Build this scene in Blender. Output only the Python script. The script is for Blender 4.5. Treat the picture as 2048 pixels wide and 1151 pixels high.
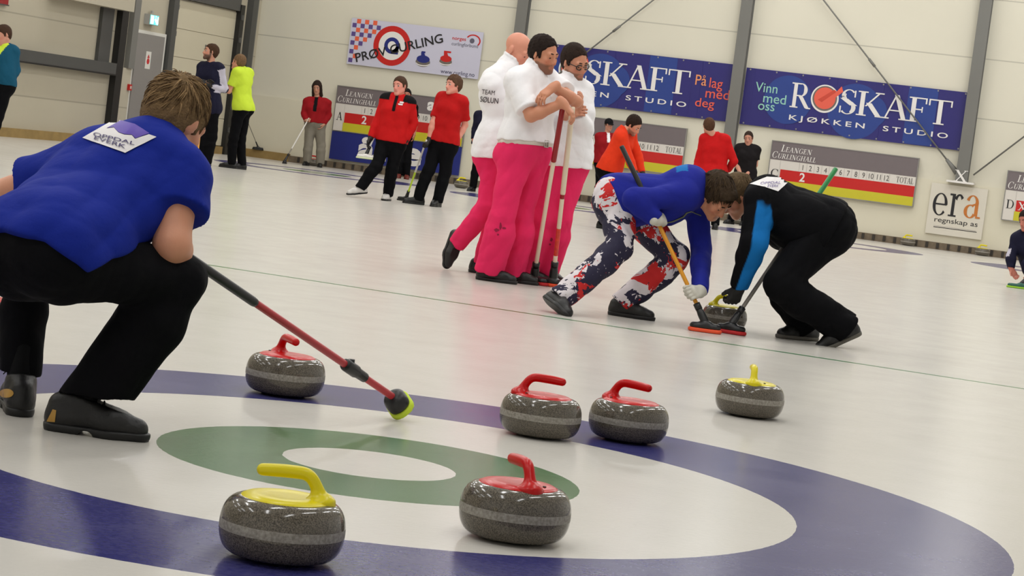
import bpy, bmesh, math, random
import numpy as np
from mathutils import Vector, Matrix
from mathutils.bvhtree import BVHTree

for o in list(bpy.data.objects):
    bpy.data.objects.remove(o)
SC = bpy.context.scene
COL = SC.collection
PI = math.pi

# ---------------------------------------------------------------- camera
FPX, CAM_H, PITCH, ROLL, YAW = 4509.0, 0.9672, 0.06388, 0.12712, 0.30898
SY, CY = math.sin(YAW), math.cos(YAW)
RH = np.array([CY, SY, 0.0])            # horizontal right of the view
FH = np.array([-SY, CY, 0.0])           # horizontal forward of the view
ZU = np.array([0.0, 0.0, 1.0])
FW = FH * math.cos(PITCH) - ZU * math.sin(PITCH)
_u = FH * math.sin(PITCH) + ZU * math.cos(PITCH)
CR = RH * math.cos(ROLL) + _u * math.sin(ROLL)
CU = -RH * math.sin(ROLL) + _u * math.cos(ROLL)
CAMP = np.array([0.0, 0.0, CAM_H])
cam_data = bpy.data.cameras.new('camera')
cam_data.sensor_fit = 'HORIZONTAL'
cam_data.sensor_width = 36.0
cam_data.lens = FPX / 2048.0 * 36.0
cam_data.clip_end = 200.0
cam = bpy.data.objects.new('camera', cam_data)
COL.objects.link(cam)
cam.matrix_world = Matrix(((CR[0], CU[0], -FW[0], 0.0), (CR[1], CU[1], -FW[1], 0.0), (CR[2], CU[2], -FW[2], CAM_H), (0, 0, 0, 1)))
SC.camera = cam

# ---------------------------------------------------------------- light, exposure
SC.view_settings.view_transform = 'Standard'
SC.view_settings.look = 'None'
SC.view_settings.gamma = 1.0
SC.view_settings.exposure = 0.0
world = bpy.data.worlds.new('hall_air')
SC.world = world
world.use_nodes = True
world.node_tree.nodes['Background'].inputs[0].default_value = (0.95, 1.0, 1.02, 1)
world.node_tree.nodes['Background'].inputs[1].default_value = 0.15
for row, lx in enumerate((-17.5, -13.0, -8.5, -4.0, 0.5)):
    for ly in (1.5, 7.5, 13.5, 20.0, 27.0, 34.0, 39.5):
        ld = bpy.data.lights.new('ceiling_strip', 'AREA')
        ld.shape = 'RECTANGLE'
        ld.size, ld.size_y = 0.32, 3.4
        ld.energy = (109.0 if row > 1 else 86.0) * (0.78 if ly < 9 else 1.0)
        ld.color = (0.985, 0.985, 0.975)
        lo = bpy.data.objects.new('ceiling_strip', ld)
        lo.location = (lx, ly, 7.6)
        COL.objects.link(lo)

# ---------------------------------------------------------------- pixel to place
def ray(px, py):
    return FW + CR * ((px - 1024.0) / FPX) + CU * ((575.5 - py) / FPX)
def ground(px, py, z=0.0):
    d = ray(px, py)
    return CAMP + d * ((z - CAM_H) / d[2])
def at(px, py, dist):                   # point seen at this pixel, at this horizontal distance
    d = ray(px, py)
    return CAMP + d * (dist / (d @ FH))
def dist_of(p):
    return float((np.asarray(p) - CAMP) @ FH)
def nrm(v):
    v = np.asarray(v, float)
    return v / max(np.linalg.norm(v), 1e-9)

# ---------------------------------------------------------------- objects
def tag(o, label=None, cat=None, group=None, kind=None):
    if label: o['label'] = label
    if cat: o['category'] = cat
    if group: o['group'] = group
    if kind: o['kind'] = kind
    return o
def empty(name, loc, label=None, cat=None, group=None):
    o = bpy.data.objects.new(name, None)
    o.empty_display_size = 0.1
    COL.objects.link(o)
    o.location = loc
    return tag(o, label, cat, group)
def link_mesh(name, me, mats, parent=None, loc=None):
    o = bpy.data.objects.new(name, me)
    COL.objects.link(o)
    for m in (mats if isinstance(mats, (list, tuple)) else [mats]):
        me.materials.append(m)
    if loc is not None: o.location = loc
    if parent is not None: o.parent = parent
    return o
def copy_tree(o, parent=None):
    c = o.copy()
    COL.objects.link(c)
    if parent is not None: c.parent = parent
    for ch in list(o.children):
        copy_tree(ch, c)
    return c

class MB:
    """collects boxes, tubes, lathes and polygons, links them as one mesh object"""
    def __init__(self):
        self.v, self.f, self.m, self.sm = [], [], [], []
    def add(self, vs, fs, mi=0, smooth=False):
        n = len(self.v)
        self.v += [tuple(map(float, p)) for p in vs]
        for f in fs:
            self.f.append(tuple(n + i for i in f)); self.m.append(mi); self.sm.append(smooth)
    def box(self, lo, hi, mi=0):
        x0, y0, z0 = lo; x1, y1, z1 = hi
        self.add([(x0,y0,z0),(x1,y0,z0),(x1,y1,z0),(x0,y1,z0),(x0,y0,z1),(x1,y0,z1),(x1,y1,z1),(x0,y1,z1)],
                 [(0,3,2,1),(4,5,6,7),(0,1,5,4),(1,2,6,5),(2,3,7,6),(3,0,4,7)], mi)
    def tube(self, pts, radii, n=12, mi=0, flat=None, cap=True):
        pts = [np.asarray(p, float) for p in pts]
        if not hasattr(radii, '__len__'): radii = [radii] * len(pts)
        vs, fs = [], []
        ref = None
        for i, p in enumerate(pts):
            t = nrm(pts[min(i+1, len(pts)-1)] - pts[max(i-1, 0)])
            if ref is None:
                ref = np.cross(t, ZU) if abs(t[2]) < 0.9 else np.cross(t, [1.0, 0, 0])
            ref = nrm(ref - t * (ref @ t)); b = np.cross(t, ref)
            for k in range(n):
                a = 2 * PI * k / n
                vs.append(p + radii[i] * (ref * math.cos(a) + b * math.sin(a) * (flat or 1.0)))
        for i in range(len(pts) - 1):
            for k in range(n):
                a, b2 = i*n + k, i*n + (k+1) % n
                fs.append((a, b2, b2 + n, a + n))
        if cap:
            fs.append(tuple(range(n))[::-1]); fs.append(tuple((len(pts)-1)*n + k for k in range(n)))
        self.add(vs, fs, mi, True)
    def lathe(self, prof, n=48, mi=0, c=(0, 0, 0)):
        vs, fs = [], []
        for r, z in prof:
            for k in range(n):
                a = 2 * PI * k / n
                vs.append((c[0] + r * math.cos(a), c[1] + r * math.sin(a), c[2] + z))
        for i in range(len(prof) - 1):
            for k in range(n):
                fs.append((i*n + k, i*n + (k+1) % n, (i+1)*n + (k+1) % n, (i+1)*n + k))
        fs.append(tuple(range(n))[::-1]); fs.append(tuple((len(prof)-1)*n + k for k in range(n)))
        self.add(vs, fs, mi, True)
    def build(self, name, mats, parent=None, loc=None, bevel=0.0):
        me = bpy.data.meshes.new(name)
        me.from_pydata(self.v, [], self.f)
        me.polygons.foreach_set('material_index', self.m)
        me.polygons.foreach_set('use_smooth', self.sm)
        me.update()
        o = link_mesh(name, me, mats, parent, loc)
        if bevel:
            b = o.modifiers.new('bevel', 'BEVEL'); b.width = bevel; b.segments = 2; b.limit_method = 'ANGLE'
        return o

# ---------------------------------------------------------------- materials
def srgb(r, g, b):
    f = lambda c: (c/255/12.92) if c/255 <= 0.04045 else ((c/255 + 0.055)/1.055) ** 2.4
    return (f(r), f(g), f(b), 1.0)
MATS = {}
def mat(name, col, rough=0.6, metal=0.0, noise=0.0, nscale=8.0, bump=0.0, bscale=60.0, coat=0.0, spec=0.5, emit=0.0, sheen=0.0, sss=0.0):
    if name in MATS: return MATS[name]
    m = bpy.data.materials.new(name); m.use_nodes = True
    nt = m.node_tree; b = nt.nodes['Principled BSDF']
    b.inputs['Base Color'].default_value = col
    b.inputs['Roughness'].default_value = rough
    b.inputs['Metallic'].default_value = metal
    b.inputs['Specular IOR Level'].default_value = spec
    if coat: b.inputs['Coat Weight'].default_value = coat; b.inputs['Coat Roughness'].default_value = 0.08
    if sheen: b.inputs['Sheen Weight'].default_value = sheen; b.inputs['Sheen Roughness'].default_value = 0.6
    if sss:
        b.inputs['Subsurface Weight'].default_value = sss
        b.inputs['Subsurface Radius'].default_value = (0.02, 0.008, 0.004); b.inputs['Subsurface Scale'].default_value = 0.4
    if emit:
        b.inputs['Emission Color'].default_value = col; b.inputs['Emission Strength'].default_value = emit
    tc = nt.nodes.new('ShaderNodeTexCoord')
    if noise:
        n = nt.nodes.new('ShaderNodeTexNoise'); n.inputs['Scale'].default_value = nscale; n.inputs['Detail'].default_value = 6
        nt.links.new(tc.outputs['Object'], n.inputs['Vector'])
        mx = nt.nodes.new('ShaderNodeMix'); mx.data_type = 'RGBA'
        mx.inputs[6].default_value = tuple(c * (1 - noise) for c in col[:3]) + (1,)
        mx.inputs[7].default_value = tuple(min(1, c * (1 + noise)) for c in col[:3]) + (1,)
        nt.links.new(n.outputs['Fac'], mx.inputs['Factor']); nt.links.new(mx.outputs[2], b.inputs['Base Color'])
    if bump:
        n2 = nt.nodes.new('ShaderNodeTexNoise'); n2.inputs['Scale'].default_value = bscale; n2.inputs['Detail'].default_value = 4
        nt.links.new(tc.outputs['Object'], n2.inputs['Vector'])
        bp = nt.nodes.new('ShaderNodeBump'); bp.inputs['Strength'].default_value = bump; bp.inputs['Distance'].default_value = 0.01
        nt.links.new(n2.outputs['Fac'], bp.inputs['Height']); nt.links.new(bp.outputs['Normal'], b.inputs['Normal'])
    MATS[name] = m
    return m
def cloth(name, r, g, b, **k):
    k.setdefault('rough', 0.85); k.setdefault('noise', 0.12); k.setdefault('nscale', 14.0); k.setdefault('bump', 0.25); k.setdefault('bscale', 25.0); k.setdefault('spec', 0.2)
    return mat(name, srgb(r, g, b), **k)
# ================================================================ the hall
WY, SX = 42.42, -19.65                  # end wall and side wall planes
HX, HY = -2.287, 6.035                  # centre of the near house
FAR_Y, PITCHX = 36.9, 4.45              # far houses, spacing of the sheets

def wall_material(name, col, lines, axis):
    m = bpy.data.materials.new(name); m.use_nodes = True
    nt = m.node_tree; b = nt.nodes['Principled BSDF']; b.inputs['Roughness'].default_value = 0.55
    tc = nt.nodes.new('ShaderNodeTexCoord'); sp = nt.nodes.new('ShaderNodeSeparateXYZ')
    nt.links.new(tc.outputs['Object'], sp.inputs[0])
    prev = None
    for z in lines:                     # panel joints
        cmp_ = nt.nodes.new('ShaderNodeMath'); cmp_.operation = 'COMPARE'
        cmp_.inputs[1].default_value = z; cmp_.inputs[2].default_value = 0.012
        nt.links.new(sp.outputs['Z'], cmp_.inputs[0])
        if prev is None: prev = cmp_
        else:
            ad = nt.nodes.new('ShaderNodeMath'); ad.operation = 'MAXIMUM'
            nt.links.new(prev.outputs[0], ad.inputs[0]); nt.links.new(cmp_.outputs[0], ad.inputs[1]); prev = ad
    n = nt.nodes.new('ShaderNodeTexNoise'); n.inputs['Scale'].default_value = 0.6; n.inputs['Detail'].default_value = 5
    nt.links.new(tc.outputs['Object'], n.inputs['Vector'])
    mx = nt.nodes.new('ShaderNodeMix'); mx.data_type = 'RGBA'
    mx.inputs[6].default_value = tuple(c * 0.93 for c in col[:3]) + (1,); mx.inputs[7].default_value = tuple(c * 1.05 for c in col[:3]) + (1,)
    nt.links.new(n.outputs['Fac'], mx.inputs['Factor'])
    mj = nt.nodes.new('ShaderNodeMix'); mj.data_type = 'RGBA'
    mj.inputs[7].default_value = tuple(c * 0.72 for c in col[:3]) + (1,)
    nt.links.new(prev.outputs[0], mj.inputs['Factor']); nt.links.new(mx.outputs[2], mj.inputs[6])
    nt.links.new(mj.outputs[2], b.inputs['Base Color'])
    return m

def ice_material():
    m = bpy.data.materials.new('curling_ice'); m.use_nodes = True
    nt = m.node_tree; L = nt.links; N = nt.nodes.new; b = nt.nodes['Principled BSDF']
    tc = N('ShaderNodeTexCoord'); sp = N('ShaderNodeSeparateXYZ'); L.new(tc.outputs['Object'], sp.inputs[0])
    def math_(op, a, bb=None, c=None):
        n = N('ShaderNodeMath'); n.operation = op
        for i, v in enumerate((a, bb, c)):
            if v is None: continue
            if isinstance(v, (int, float)): n.inputs[i].default_value = v
            else: L.new(v, n.inputs[i])
        return n.outputs[0]
    def mixc(fac, ca, cb):
        n = N('ShaderNodeMix'); n.data_type = 'RGBA'
        for i, v in ((0, fac), (6, ca), (7, cb)):
            if isinstance(v, (int, float)): n.inputs[i].default_value = v
            elif isinstance(v, tuple): n.inputs[i].default_value = v
            else: L.new(v, n.inputs[i])
        return n.outputs[2]
    X, Y = sp.outputs['X'], sp.outputs['Y']
    def house(y0):
        w = math_('SUBTRACT', X, HX); w = math_('DIVIDE', w, PITCHX); w = math_('ADD', w, 0.5)
        w = math_('FRACT', w); w = math_('SUBTRACT', w, 0.5); w = math_('MULTIPLY', w, PITCHX)
        dy = math_('SUBTRACT', Y, y0)
        return math_('SQRT', math_('ADD', math_('MULTIPLY', w, w), math_('MULTIPLY', dy, dy))), w
    d1, w1 = house(HY); d2, _ = house(FAR_Y)
    d = math_('MINIMUM', d1, d2)
    edge = N('ShaderNodeTexNoise'); edge.inputs['Scale'].default_value = 30; edge.inputs['Detail'].default_value = 3
    L.new(tc.outputs['Object'], edge.inputs['Vector'])
    d = math_('ADD', d, math_('MULTIPLY', math_('SUBTRACT', edge.outputs['Fac'], 0.5), 0.006))
    def band(lo, hi):
        return math_('MULTIPLY', math_('GREATER_THAN', d, lo), math_('LESS_THAN', d, hi))
    blue, green = band(1.232, 1.83), band(0.2507, 0.61)
    frost = N('ShaderNodeTexNoise'); frost.inputs['Scale'].default_value = 3.2; frost.inputs['Detail'].default_value = 10; frost.inputs['Roughness'].default_value = 0.65
    L.new(tc.outputs['Object'], frost.inputs['Vector'])
    fine = N('ShaderNodeTexNoise'); fine.inputs['Scale'].default_value = 60; fine.inputs['Detail'].default_value = 4
    L.new(tc.outputs['Object'], fine.inputs['Vector'])
    fr = math_('ADD', math_('MULTIPLY', math_('SUBTRACT', frost.outputs['Fac'], 0.38), 0.42), math_('MULTIPLY', math_('SUBTRACT', fine.outputs['Fac'], 0.5), 0.35))
    cl = N('ShaderNodeClamp'); L.new(fr, cl.inputs[0]); fr = cl.outputs[0]
    white = (0.80, 0.775, 0.72, 1)
    big = N('ShaderNodeTexNoise'); big.inputs['Scale'].default_value = 0.7; big.inputs['Detail'].default_value = 8
    mp = N('ShaderNodeMapping'); mp.inputs['Scale'].default_value = (1.0, 0.25, 1.0); L.new(tc.outputs['Object'], mp.inputs[0]); L.new(mp.outputs[0], big.inputs['Vector'])
    base = mixc(big.outputs['Fac'], (0.575, 0.545, 0.495, 1), (0.66, 0.635, 0.585, 1))
    # fine scratches left by stones and brooms
    wv = N('ShaderNodeTexNoise'); wv.inputs['Scale'].default_value = 5.0; wv.inputs['Detail'].default_value = 6; wv.inputs['Distortion'].default_value = 1.5
    mp2 = N('ShaderNodeMapping'); mp2.inputs['Scale'].default_value = (5.0, 0.35, 1.0); mp2.inputs['Rotation'].default_value = (0, 0, 0.12)
    L.new(tc.outputs['Object'], mp2.inputs[0]); L.new(mp2.outputs[0], wv.inputs['Vector'])
    scr = math_('MULTIPLY', math_('COMPARE', wv.outputs['Fac'], 0.5, 0.004), 0.10)
    base = mixc(scr, base, (0.45, 0.42, 0.38, 1))
    base = mixc(blue, base, mixc(fr, (0.034, 0.034, 0.15, 1), (0.26, 0.24, 0.32, 1)))
    base = mixc(green, base, mixc(fr, (0.025, 0.115, 0.022, 1), (0.26, 0.38, 0.21, 1)))
    # hog line (green), far hog line, back lines, centre lines
    def line(v, c, w): return math_('LESS_THAN', math_('ABSOLUTE', math_('SUBTRACT', v, c)), w)
    base = mixc(line(Y, HY + 6.40, 0.030), base, (0.06, 0.20, 0.08, 1))
    thin = math_('MAXIMUM', line(Y, FAR_Y + 1.83, 0.03), line(Y, FAR_Y, 0.012))
    base = mixc(math_('MULTIPLY', thin, 0.55), base, (0.10, 0.10, 0.13, 1))
    L.new(base, b.inputs['Base Color'])
    b.inputs['Roughness'].default_value = 0.16
    b.inputs['IOR'].default_value = 1.31; b.inputs['Specular IOR Level'].default_value = 0.15
    rr = math_('ADD', math_('MULTIPLY', frost.outputs['Fac'], 0.12), 0.16); L.new(rr, b.inputs['Roughness'])
    peb = N('ShaderNodeTexNoise'); peb.inputs['Scale'].default_value = 45; peb.inputs['Detail'].default_value = 2; L.new(tc.outputs['Object'], peb.inputs['Vector'])
    bp = N('ShaderNodeBump'); bp.inputs['Strength'].default_value = 0.10; bp.inputs['Distance'].default_value = 0.004
    L.new(peb.outputs['Fac'], bp.inputs['Height']); L.new(bp.outputs['Normal'], b.inputs['Normal'])
    return m

def struct(name, mb, m, parent=None, bevel=0.0):
    o = mb.build(name, m, parent, bevel=bevel)
    if parent is None: o['kind'] = 'structure'
    return o
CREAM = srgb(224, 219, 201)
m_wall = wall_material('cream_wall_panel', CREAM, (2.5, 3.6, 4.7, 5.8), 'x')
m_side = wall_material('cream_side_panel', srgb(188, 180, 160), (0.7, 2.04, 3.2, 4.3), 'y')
m_ice = ice_material()
m_bright = mat('white_sheet_cladding', (0.86, 0.86, 0.85, 1), 0.6, noise=.03, nscale=.5)
m_grey = mat('grey_steel', srgb(118, 117, 112), 0.5, noise=0.06, nscale=2)
m_dgrey = mat('dark_grey_steel', srgb(74, 74, 72), 0.5, noise=0.08, nscale=2)
m_black = mat('black_paint', srgb(20, 19, 18), 0.5, noise=0.1)
m_door = mat('grey_door_paint', srgb(136, 132, 128), 0.45, noise=0.04, nscale=1.5)
m_white = mat('white_board', srgb(222, 220, 212), 0.5, noise=0.03, nscale=2)
m_wood = mat('raw_timber', srgb(150, 124, 74), 0.7, noise=0.35, nscale=6, bump=0.2)
m_rubber = mat('black_rubber', srgb(24, 24, 24), 0.75, noise=0.2)
m_plastic = mat('black_plastic', srgb(22, 22, 23), 0.4)

g = MB(); g.add([(SX, -4, 0), (6, -4, 0), (6, WY, 0), (SX, WY, 0)], [(0, 1, 2, 3)]); g.box((SX, -4, -0.3), (6, WY, -0.01)); struct('floor', g, m_ice)
g = MB(); g.box((SX - 0.2, WY, 0), (6.2, WY + 0.25, 9)); struct('wall_end', g, m_wall)
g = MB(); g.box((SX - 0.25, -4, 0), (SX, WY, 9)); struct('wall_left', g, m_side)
g = MB(); g.box((6, -4, 0), (6.25, WY, 9)); struct('wall_right', g, m_bright)
g = MB(); g.box((SX, -4.25, 0), (6.25, -4, 9)); struct('wall_back', g, m_bright)
g = MB(); g.box((SX - 0.25, -4.25, 9), (6.25, WY + 0.25, 9.2)); struct('ceiling', g, m_bright)
# thicker lower wall under a ledge along the end
g = MB(); g.box((SX, WY - 0.03, 0.1), (6, WY, 1.27)); struct('trim_1', g, mat('cream_lower_wall', srgb(222, 216, 195), 0.5, noise=0.05, nscale=0.8))
# kicker along the end wall: dark hose-like edge with short uprights
g = MB(); g.box((-18.6, WY - 0.10, 0.0), (6, WY - 0.03, 0.13))
for k in range(120):
    x = -18.4 + k * 0.2
    g.box((x, WY - 0.115, 0.02), (x + 0.05, WY - 0.10, 0.12), 1)
struct('baseboard_end', g, [mat('grimy_edge_board', srgb(112, 98, 80), 0.7, noise=0.5, nscale=12), mat('edge_clip', srgb(52, 46, 40), 0.7)])
g = MB(); g.box((SX, 10, 0), (SX + 0.10, 36.1, 0.15)); g.box((SX, 38.2, 0), (SX + 0.10, WY, 0.15)); g.box((SX, WY - 0.14, 0), (-18.6, WY - 0.03, 0.16))
struct('baseboard_left', g, m_wood)
# steel columns on the end wall
for k, x in enumerate((-14.0, -9.55, -5.1, -0.65)):
    g = MB(); g.box((x - 0.11, WY - 0.20, 1.27), (x + 0.11, WY - 0.18, 9)); g.box((x - 0.11, WY - 0.02, 1.27), (x + 0.11, WY, 9)); g.box((x - 0.012, WY - 0.18, 1.27), (x + 0.012, WY - 0.02, 9))
    struct('trim_%d' % (2 + k), g, m_grey)
# bracing rods with their end plates
def rod(n, a, b2):
    g = MB(); g.tube([a, b2], 0.015, 8); mid = np.asarray(a) * 0.45 + np.asarray(b2) * 0.55; dd = nrm(np.asarray(b2) - np.asarray(a))
    g.tube([mid - dd * 0.09, mid + dd * 0.09], 0.026, 8)
    e = np.asarray(b2); g.tube([e - dd * 0.32, e], [0.03, 0.055], 8)
    struct('trim_%d' % n, g, m_grey)
rod(6, (-9.3, WY - 0.13, 5.55), (-5.2, WY - 0.13, 1.45))
rod(7, (-9.8, WY - 0.13, 5.55), (-13.9, WY - 0.13, 1.65))
rod(8, (-4.9, WY - 0.13, 1.45), (-0.8, WY - 0.13, 5.55))
# left wall: bay with a long shelf, header box, black post, column, door, roller door
g = MB(); g.box((SX, 24, 1.27), (SX + 0.16, 36.3, 1.47)); g.box((SX, 24, 1.25), (SX + 0.17, 36.35, 1.275), 1); struct('trim_9', g, [m_dgrey, m_black])
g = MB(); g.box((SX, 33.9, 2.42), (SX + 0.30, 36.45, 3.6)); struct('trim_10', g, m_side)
g = MB(); g.box((SX, 35.75, 1.47), (SX + 0.05, 36.2, 2.42)); g.box((SX + 0.05, 35.75, 1.47), (SX + 0.07, 35.85, 2.42)); struct('trim_11', g, m_dgrey)
g = MB(); g.box((SX, 36.38, 0), (SX + 0.12, 36.62, 9)); struct('trim_12', g, m_black)
g = MB(); g.box((SX, 36.86, 1.42), (SX + 0.10, 37.08, 9)); struct('trim_13', g, m_grey)
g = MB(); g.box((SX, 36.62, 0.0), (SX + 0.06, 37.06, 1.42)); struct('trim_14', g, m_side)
d1 = MB(); d1.box((SX, 37.06, 0), (SX + 0.05, 38.30, 2.15)); o = struct('door_1', d1, m_white)
g = MB(); g.box((SX + 0.05, 37.12, 0.02), (SX + 0.075, 38.20, 2.09)); g.build('door_leaf', m_door, o)
g = MB(); g.box((SX + 0.075, 38.09, 0.9), (SX + 0.09, 38.14, 1.12)); g.tube([(SX + 0.11, 38.11, 1.03), (SX + 0.11, 37.99, 1.03)], 0.012, 8); g.tube([(SX + 0.08, 38.11, 1.03), (SX + 0.115, 38.11, 1.03)], 0.012, 8); g.build('door_handle', m_grey, o)
g = MB(); g.box((SX, 38.34, 0), (SX + 0.12, 38.54, 9)); struct('trim_15', g, m_dgrey)
d2 = MB(); d2.box((SX, 38.54, 0.16), (SX + 0.04, 41.2, 2.86)); o = struct('door_2', d2, m_side)
for k in range(5):
    g = MB(); z0 = 0.17 + k * 0.535; g.box((SX + 0.04, 38.56, z0), (SX + 0.055, 41.18, z0 + 0.525)); g.build('door_panel', mat('roller_door_cream', srgb(204, 196, 172), 0.5, noise=0.04, nscale=1.2), o)
for (y, z) in ((39.98, 2.05), (39.96, 1.30), (38.62, 2.7), (38.62, 2.2), (38.62, 1.5)):
    g = MB(); g.box((SX + 0.055, y - 0.03, z - 0.045), (SX + 0.075, y + 0.03, z + 0.045)); g.build('hinge', m_grey, o)
g = MB(); g.box((SX + 0.04, 41.18, 0), (SX + 0.15, 41.36, 3.0)); g.box((SX + 0.04, 38.5, 2.87), (SX + 0.13, 41.2, 3.3), 1); g.build('door_track', [m_black, m_dgrey], o)
for z in (0.5, 0.95, 1.4, 1.85, 2.3, 2.75):
    g = MB(); g.box((SX + 0.15, 41.20, z - 0.05), (SX + 0.18, 41.30, z + 0.05)); g.build('track_bracket', m_dgrey, o)
g = MB(); g.box((SX, 41.75, 1.28), (SX + 0.14, 41.98, 9)); g.box((SX, 41.98, 1.28), (SX + 0.05, 42.2, 9), 1); struct('trim_16', g, [m_dgrey, m_grey])
g = MB(); g.tube([(SX + .05, 40.75, .34), (SX + .11, 40.75, .34)], .07, 16); g.tube([(SX + .10, 40.75, .34), (SX + .13, 40.75, .34)], .03, 12); g.build('door_knob', m_black, o)
# things on the left wall
al = empty('fire_alarm', (SX + 0.06, 37.02, 1.08), 'small red square fire alarm call point beside the grey door', 'fire alarm')
g = MB(); g.box((0, -0.05, -0.055), (0.045, 0.05, 0.055)); g.build('housing', mat('alarm_red', srgb(190, 28, 24), 0.4), al)
g = MB(); g.box((0.045, -0.026, -0.026), (0.05, 0.026, 0.026)); g.build('press_plate', mat('alarm_glass', srgb(210, 190, 180), 0.3), al, None)
ex = empty('exit_sign', (SX + 0.1, 37.60, 2.36), 'glowing teal and white emergency exit sign above the grey door', 'exit sign')
g = MB(); g.box((-0.1, -0.17, -0.09), (0.02, 0.17, 0.10)); g.box((-0.06, -0.03, 0.12), (-0.02, 0.03, 0.17)); g.build('housing', mat('sign_housing', srgb(170, 170, 165), 0.5), ex)
g = MB(); g.box((0.02, -0.16, -0.08), (0.026, 0.16, 0.09)); g.build('light_panel', mat('exit_green', (0.10, 0.62, 0.60, 1), 0.4, emit=1.2), ex)
g = MB()
g.box((0.027, -0.15, -0.07), (0.029, -0.03, 0.08)); g.box((0.027, 0.03, -0.03), (0.029, 0.06, 0.05)); g.box((0.027, 0.03, 0.06), (0.029, 0.06, 0.085)); g.box((0.027, 0.07, -0.07), (0.029, 0.09, 0.0)); g.box((0.027, 0.0, 0.0), (0.029, 0.09, 0.02)); g.box((0.027, 0.11, -0.07), (0.029, 0.15, 0.07))
g.build('pictogram', mat('exit_white', (0.75, 0.95, 1.0, 1), 0.4, emit=1.6), ex)
ds = empty('door_sign', (SX + 0.076, 37.62, 1.62), 'white notice with a red symbol on the grey door', 'sign')
g = MB(); g.box((0, -0.10, -0.16), (0.004, 0.10, 0.16)); g.build('plate', m_white, ds)
g = MB(); g.add([(0.006, 0.055 * math.cos(a * PI / 12), -0.02 + 0.055 * math.sin(a * PI / 12)) for a in range(24)], [tuple(range(24))]); g.add([(0.006, -0.05, 0.04), (0.006, 0.05, 0.04), (0.006, 0, 0.11)], [(0, 1, 2)]); g.build('symbol', mat('sign_red', srgb(196, 40, 44), 0.5), ds)
rs = empty('red_sign', (SX + 0.02, 31.7, 2.35), 'red board cut by the top left corner of the photo', 'sign')
g = MB(); g.box((0, -0.9, -0.2), (0.03, 0.9, 0.5)); g.build('plate', mat('deep_red_board', srgb(150, 24, 30), 0.5, noise=0.06), rs)
g = MB(); g.box((0.03, -0.92, -0.22), (0.04, 0.92, -0.2)); g.build('edge_strip', m_dgrey, rs)
# ================================================================ lettering
def text2d(body, weight=0.0, spacing=1.0):
    cu = bpy.data.curves.new('letters', 'FONT'); cu.body = body; cu.size = 1.0; cu.offset = weight; cu.space_character = spacing
    cu.resolution_u = 4
    o = bpy.data.objects.new('letters', cu); COL.objects.link(o)
    bpy.context.view_layer.update()
    me = bpy.data.meshes.new_from_object(o.evaluated_get(bpy.context.evaluated_depsgraph_get()))
    vs = np.array([v.co[:2] for v in me.vertices]); fs = [tuple(p.vertices) for p in me.polygons]
    bpy.data.objects.remove(o); bpy.data.curves.remove(cu); bpy.data.meshes.remove(me)
    return vs, fs
def fit2d(t, x0, x1, z0, z1, shear=0.0, keep=False):
    vs, fs = t; lo, hi = vs.min(0), vs.max(0); w = (vs - lo) / (hi - lo)
    if keep:                            # keep the aspect, height z0..z1, start at x0
        s = (z1 - z0) / (hi[1] - lo[1]); w = (vs - lo) * s
        out = np.stack([x0 + w[:, 0], z0 + w[:, 1]], 1)
    else: out = np.stack([x0 + w[:, 0] * (x1 - x0), z0 + w[:, 1] * (z1 - z0)], 1)
    out[:, 0] += shear * (out[:, 1] - z0)
    return out, fs

# a small serif alphabet drawn from strokes (cap height 1)
TK, TN, SF = 0.15, 0.055, 0.05
def _st(x0, z0, x1, z1, w):             # straight stroke cut level at both ends
    dz = z1 - z0
    k = w / 2 * math.hypot(x1 - x0, dz) / max(abs(dz), 1e-6) if abs(dz) > 1e-6 else 0
    return [(x0 - k, z0), (x0 + k, z0), (x1 + k, z1), (x1 - k, z1)] if dz > 0 else [(x1 - k, z1), (x1 + k, z1), (x0 + k, z0), (x0 - k, z0)]
def _bx(x0, z0, x1, z1): return [(x0, z0), (x1, z0), (x1, z1), (x0, z1)]
def _sr(x, z, w=0.34): return _bx(x - w/2, z, x + w/2, z + SF)
def _arc(cx, cz, rx, rz, a0, a1, thick=TK, thin=TN, n=22):
    out = []
    P = []
    for i in range(n + 1):
        a = math.radians(a0 + (a1 - a0) * i / n); c, s = math.cos(a), math.sin(a)
        w = thin + (thick - thin) * abs(c) ** 1.5
        P.append(((cx + rx * c, cz + rz * s), (cx + (rx - w) * c, cz + (rz - w * (0.6 + .4*abs(c))) * s)))
    for i in range(n): out.append([P[i][0], P[i+1][0], P[i+1][1], P[i][1]])
    return out
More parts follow.
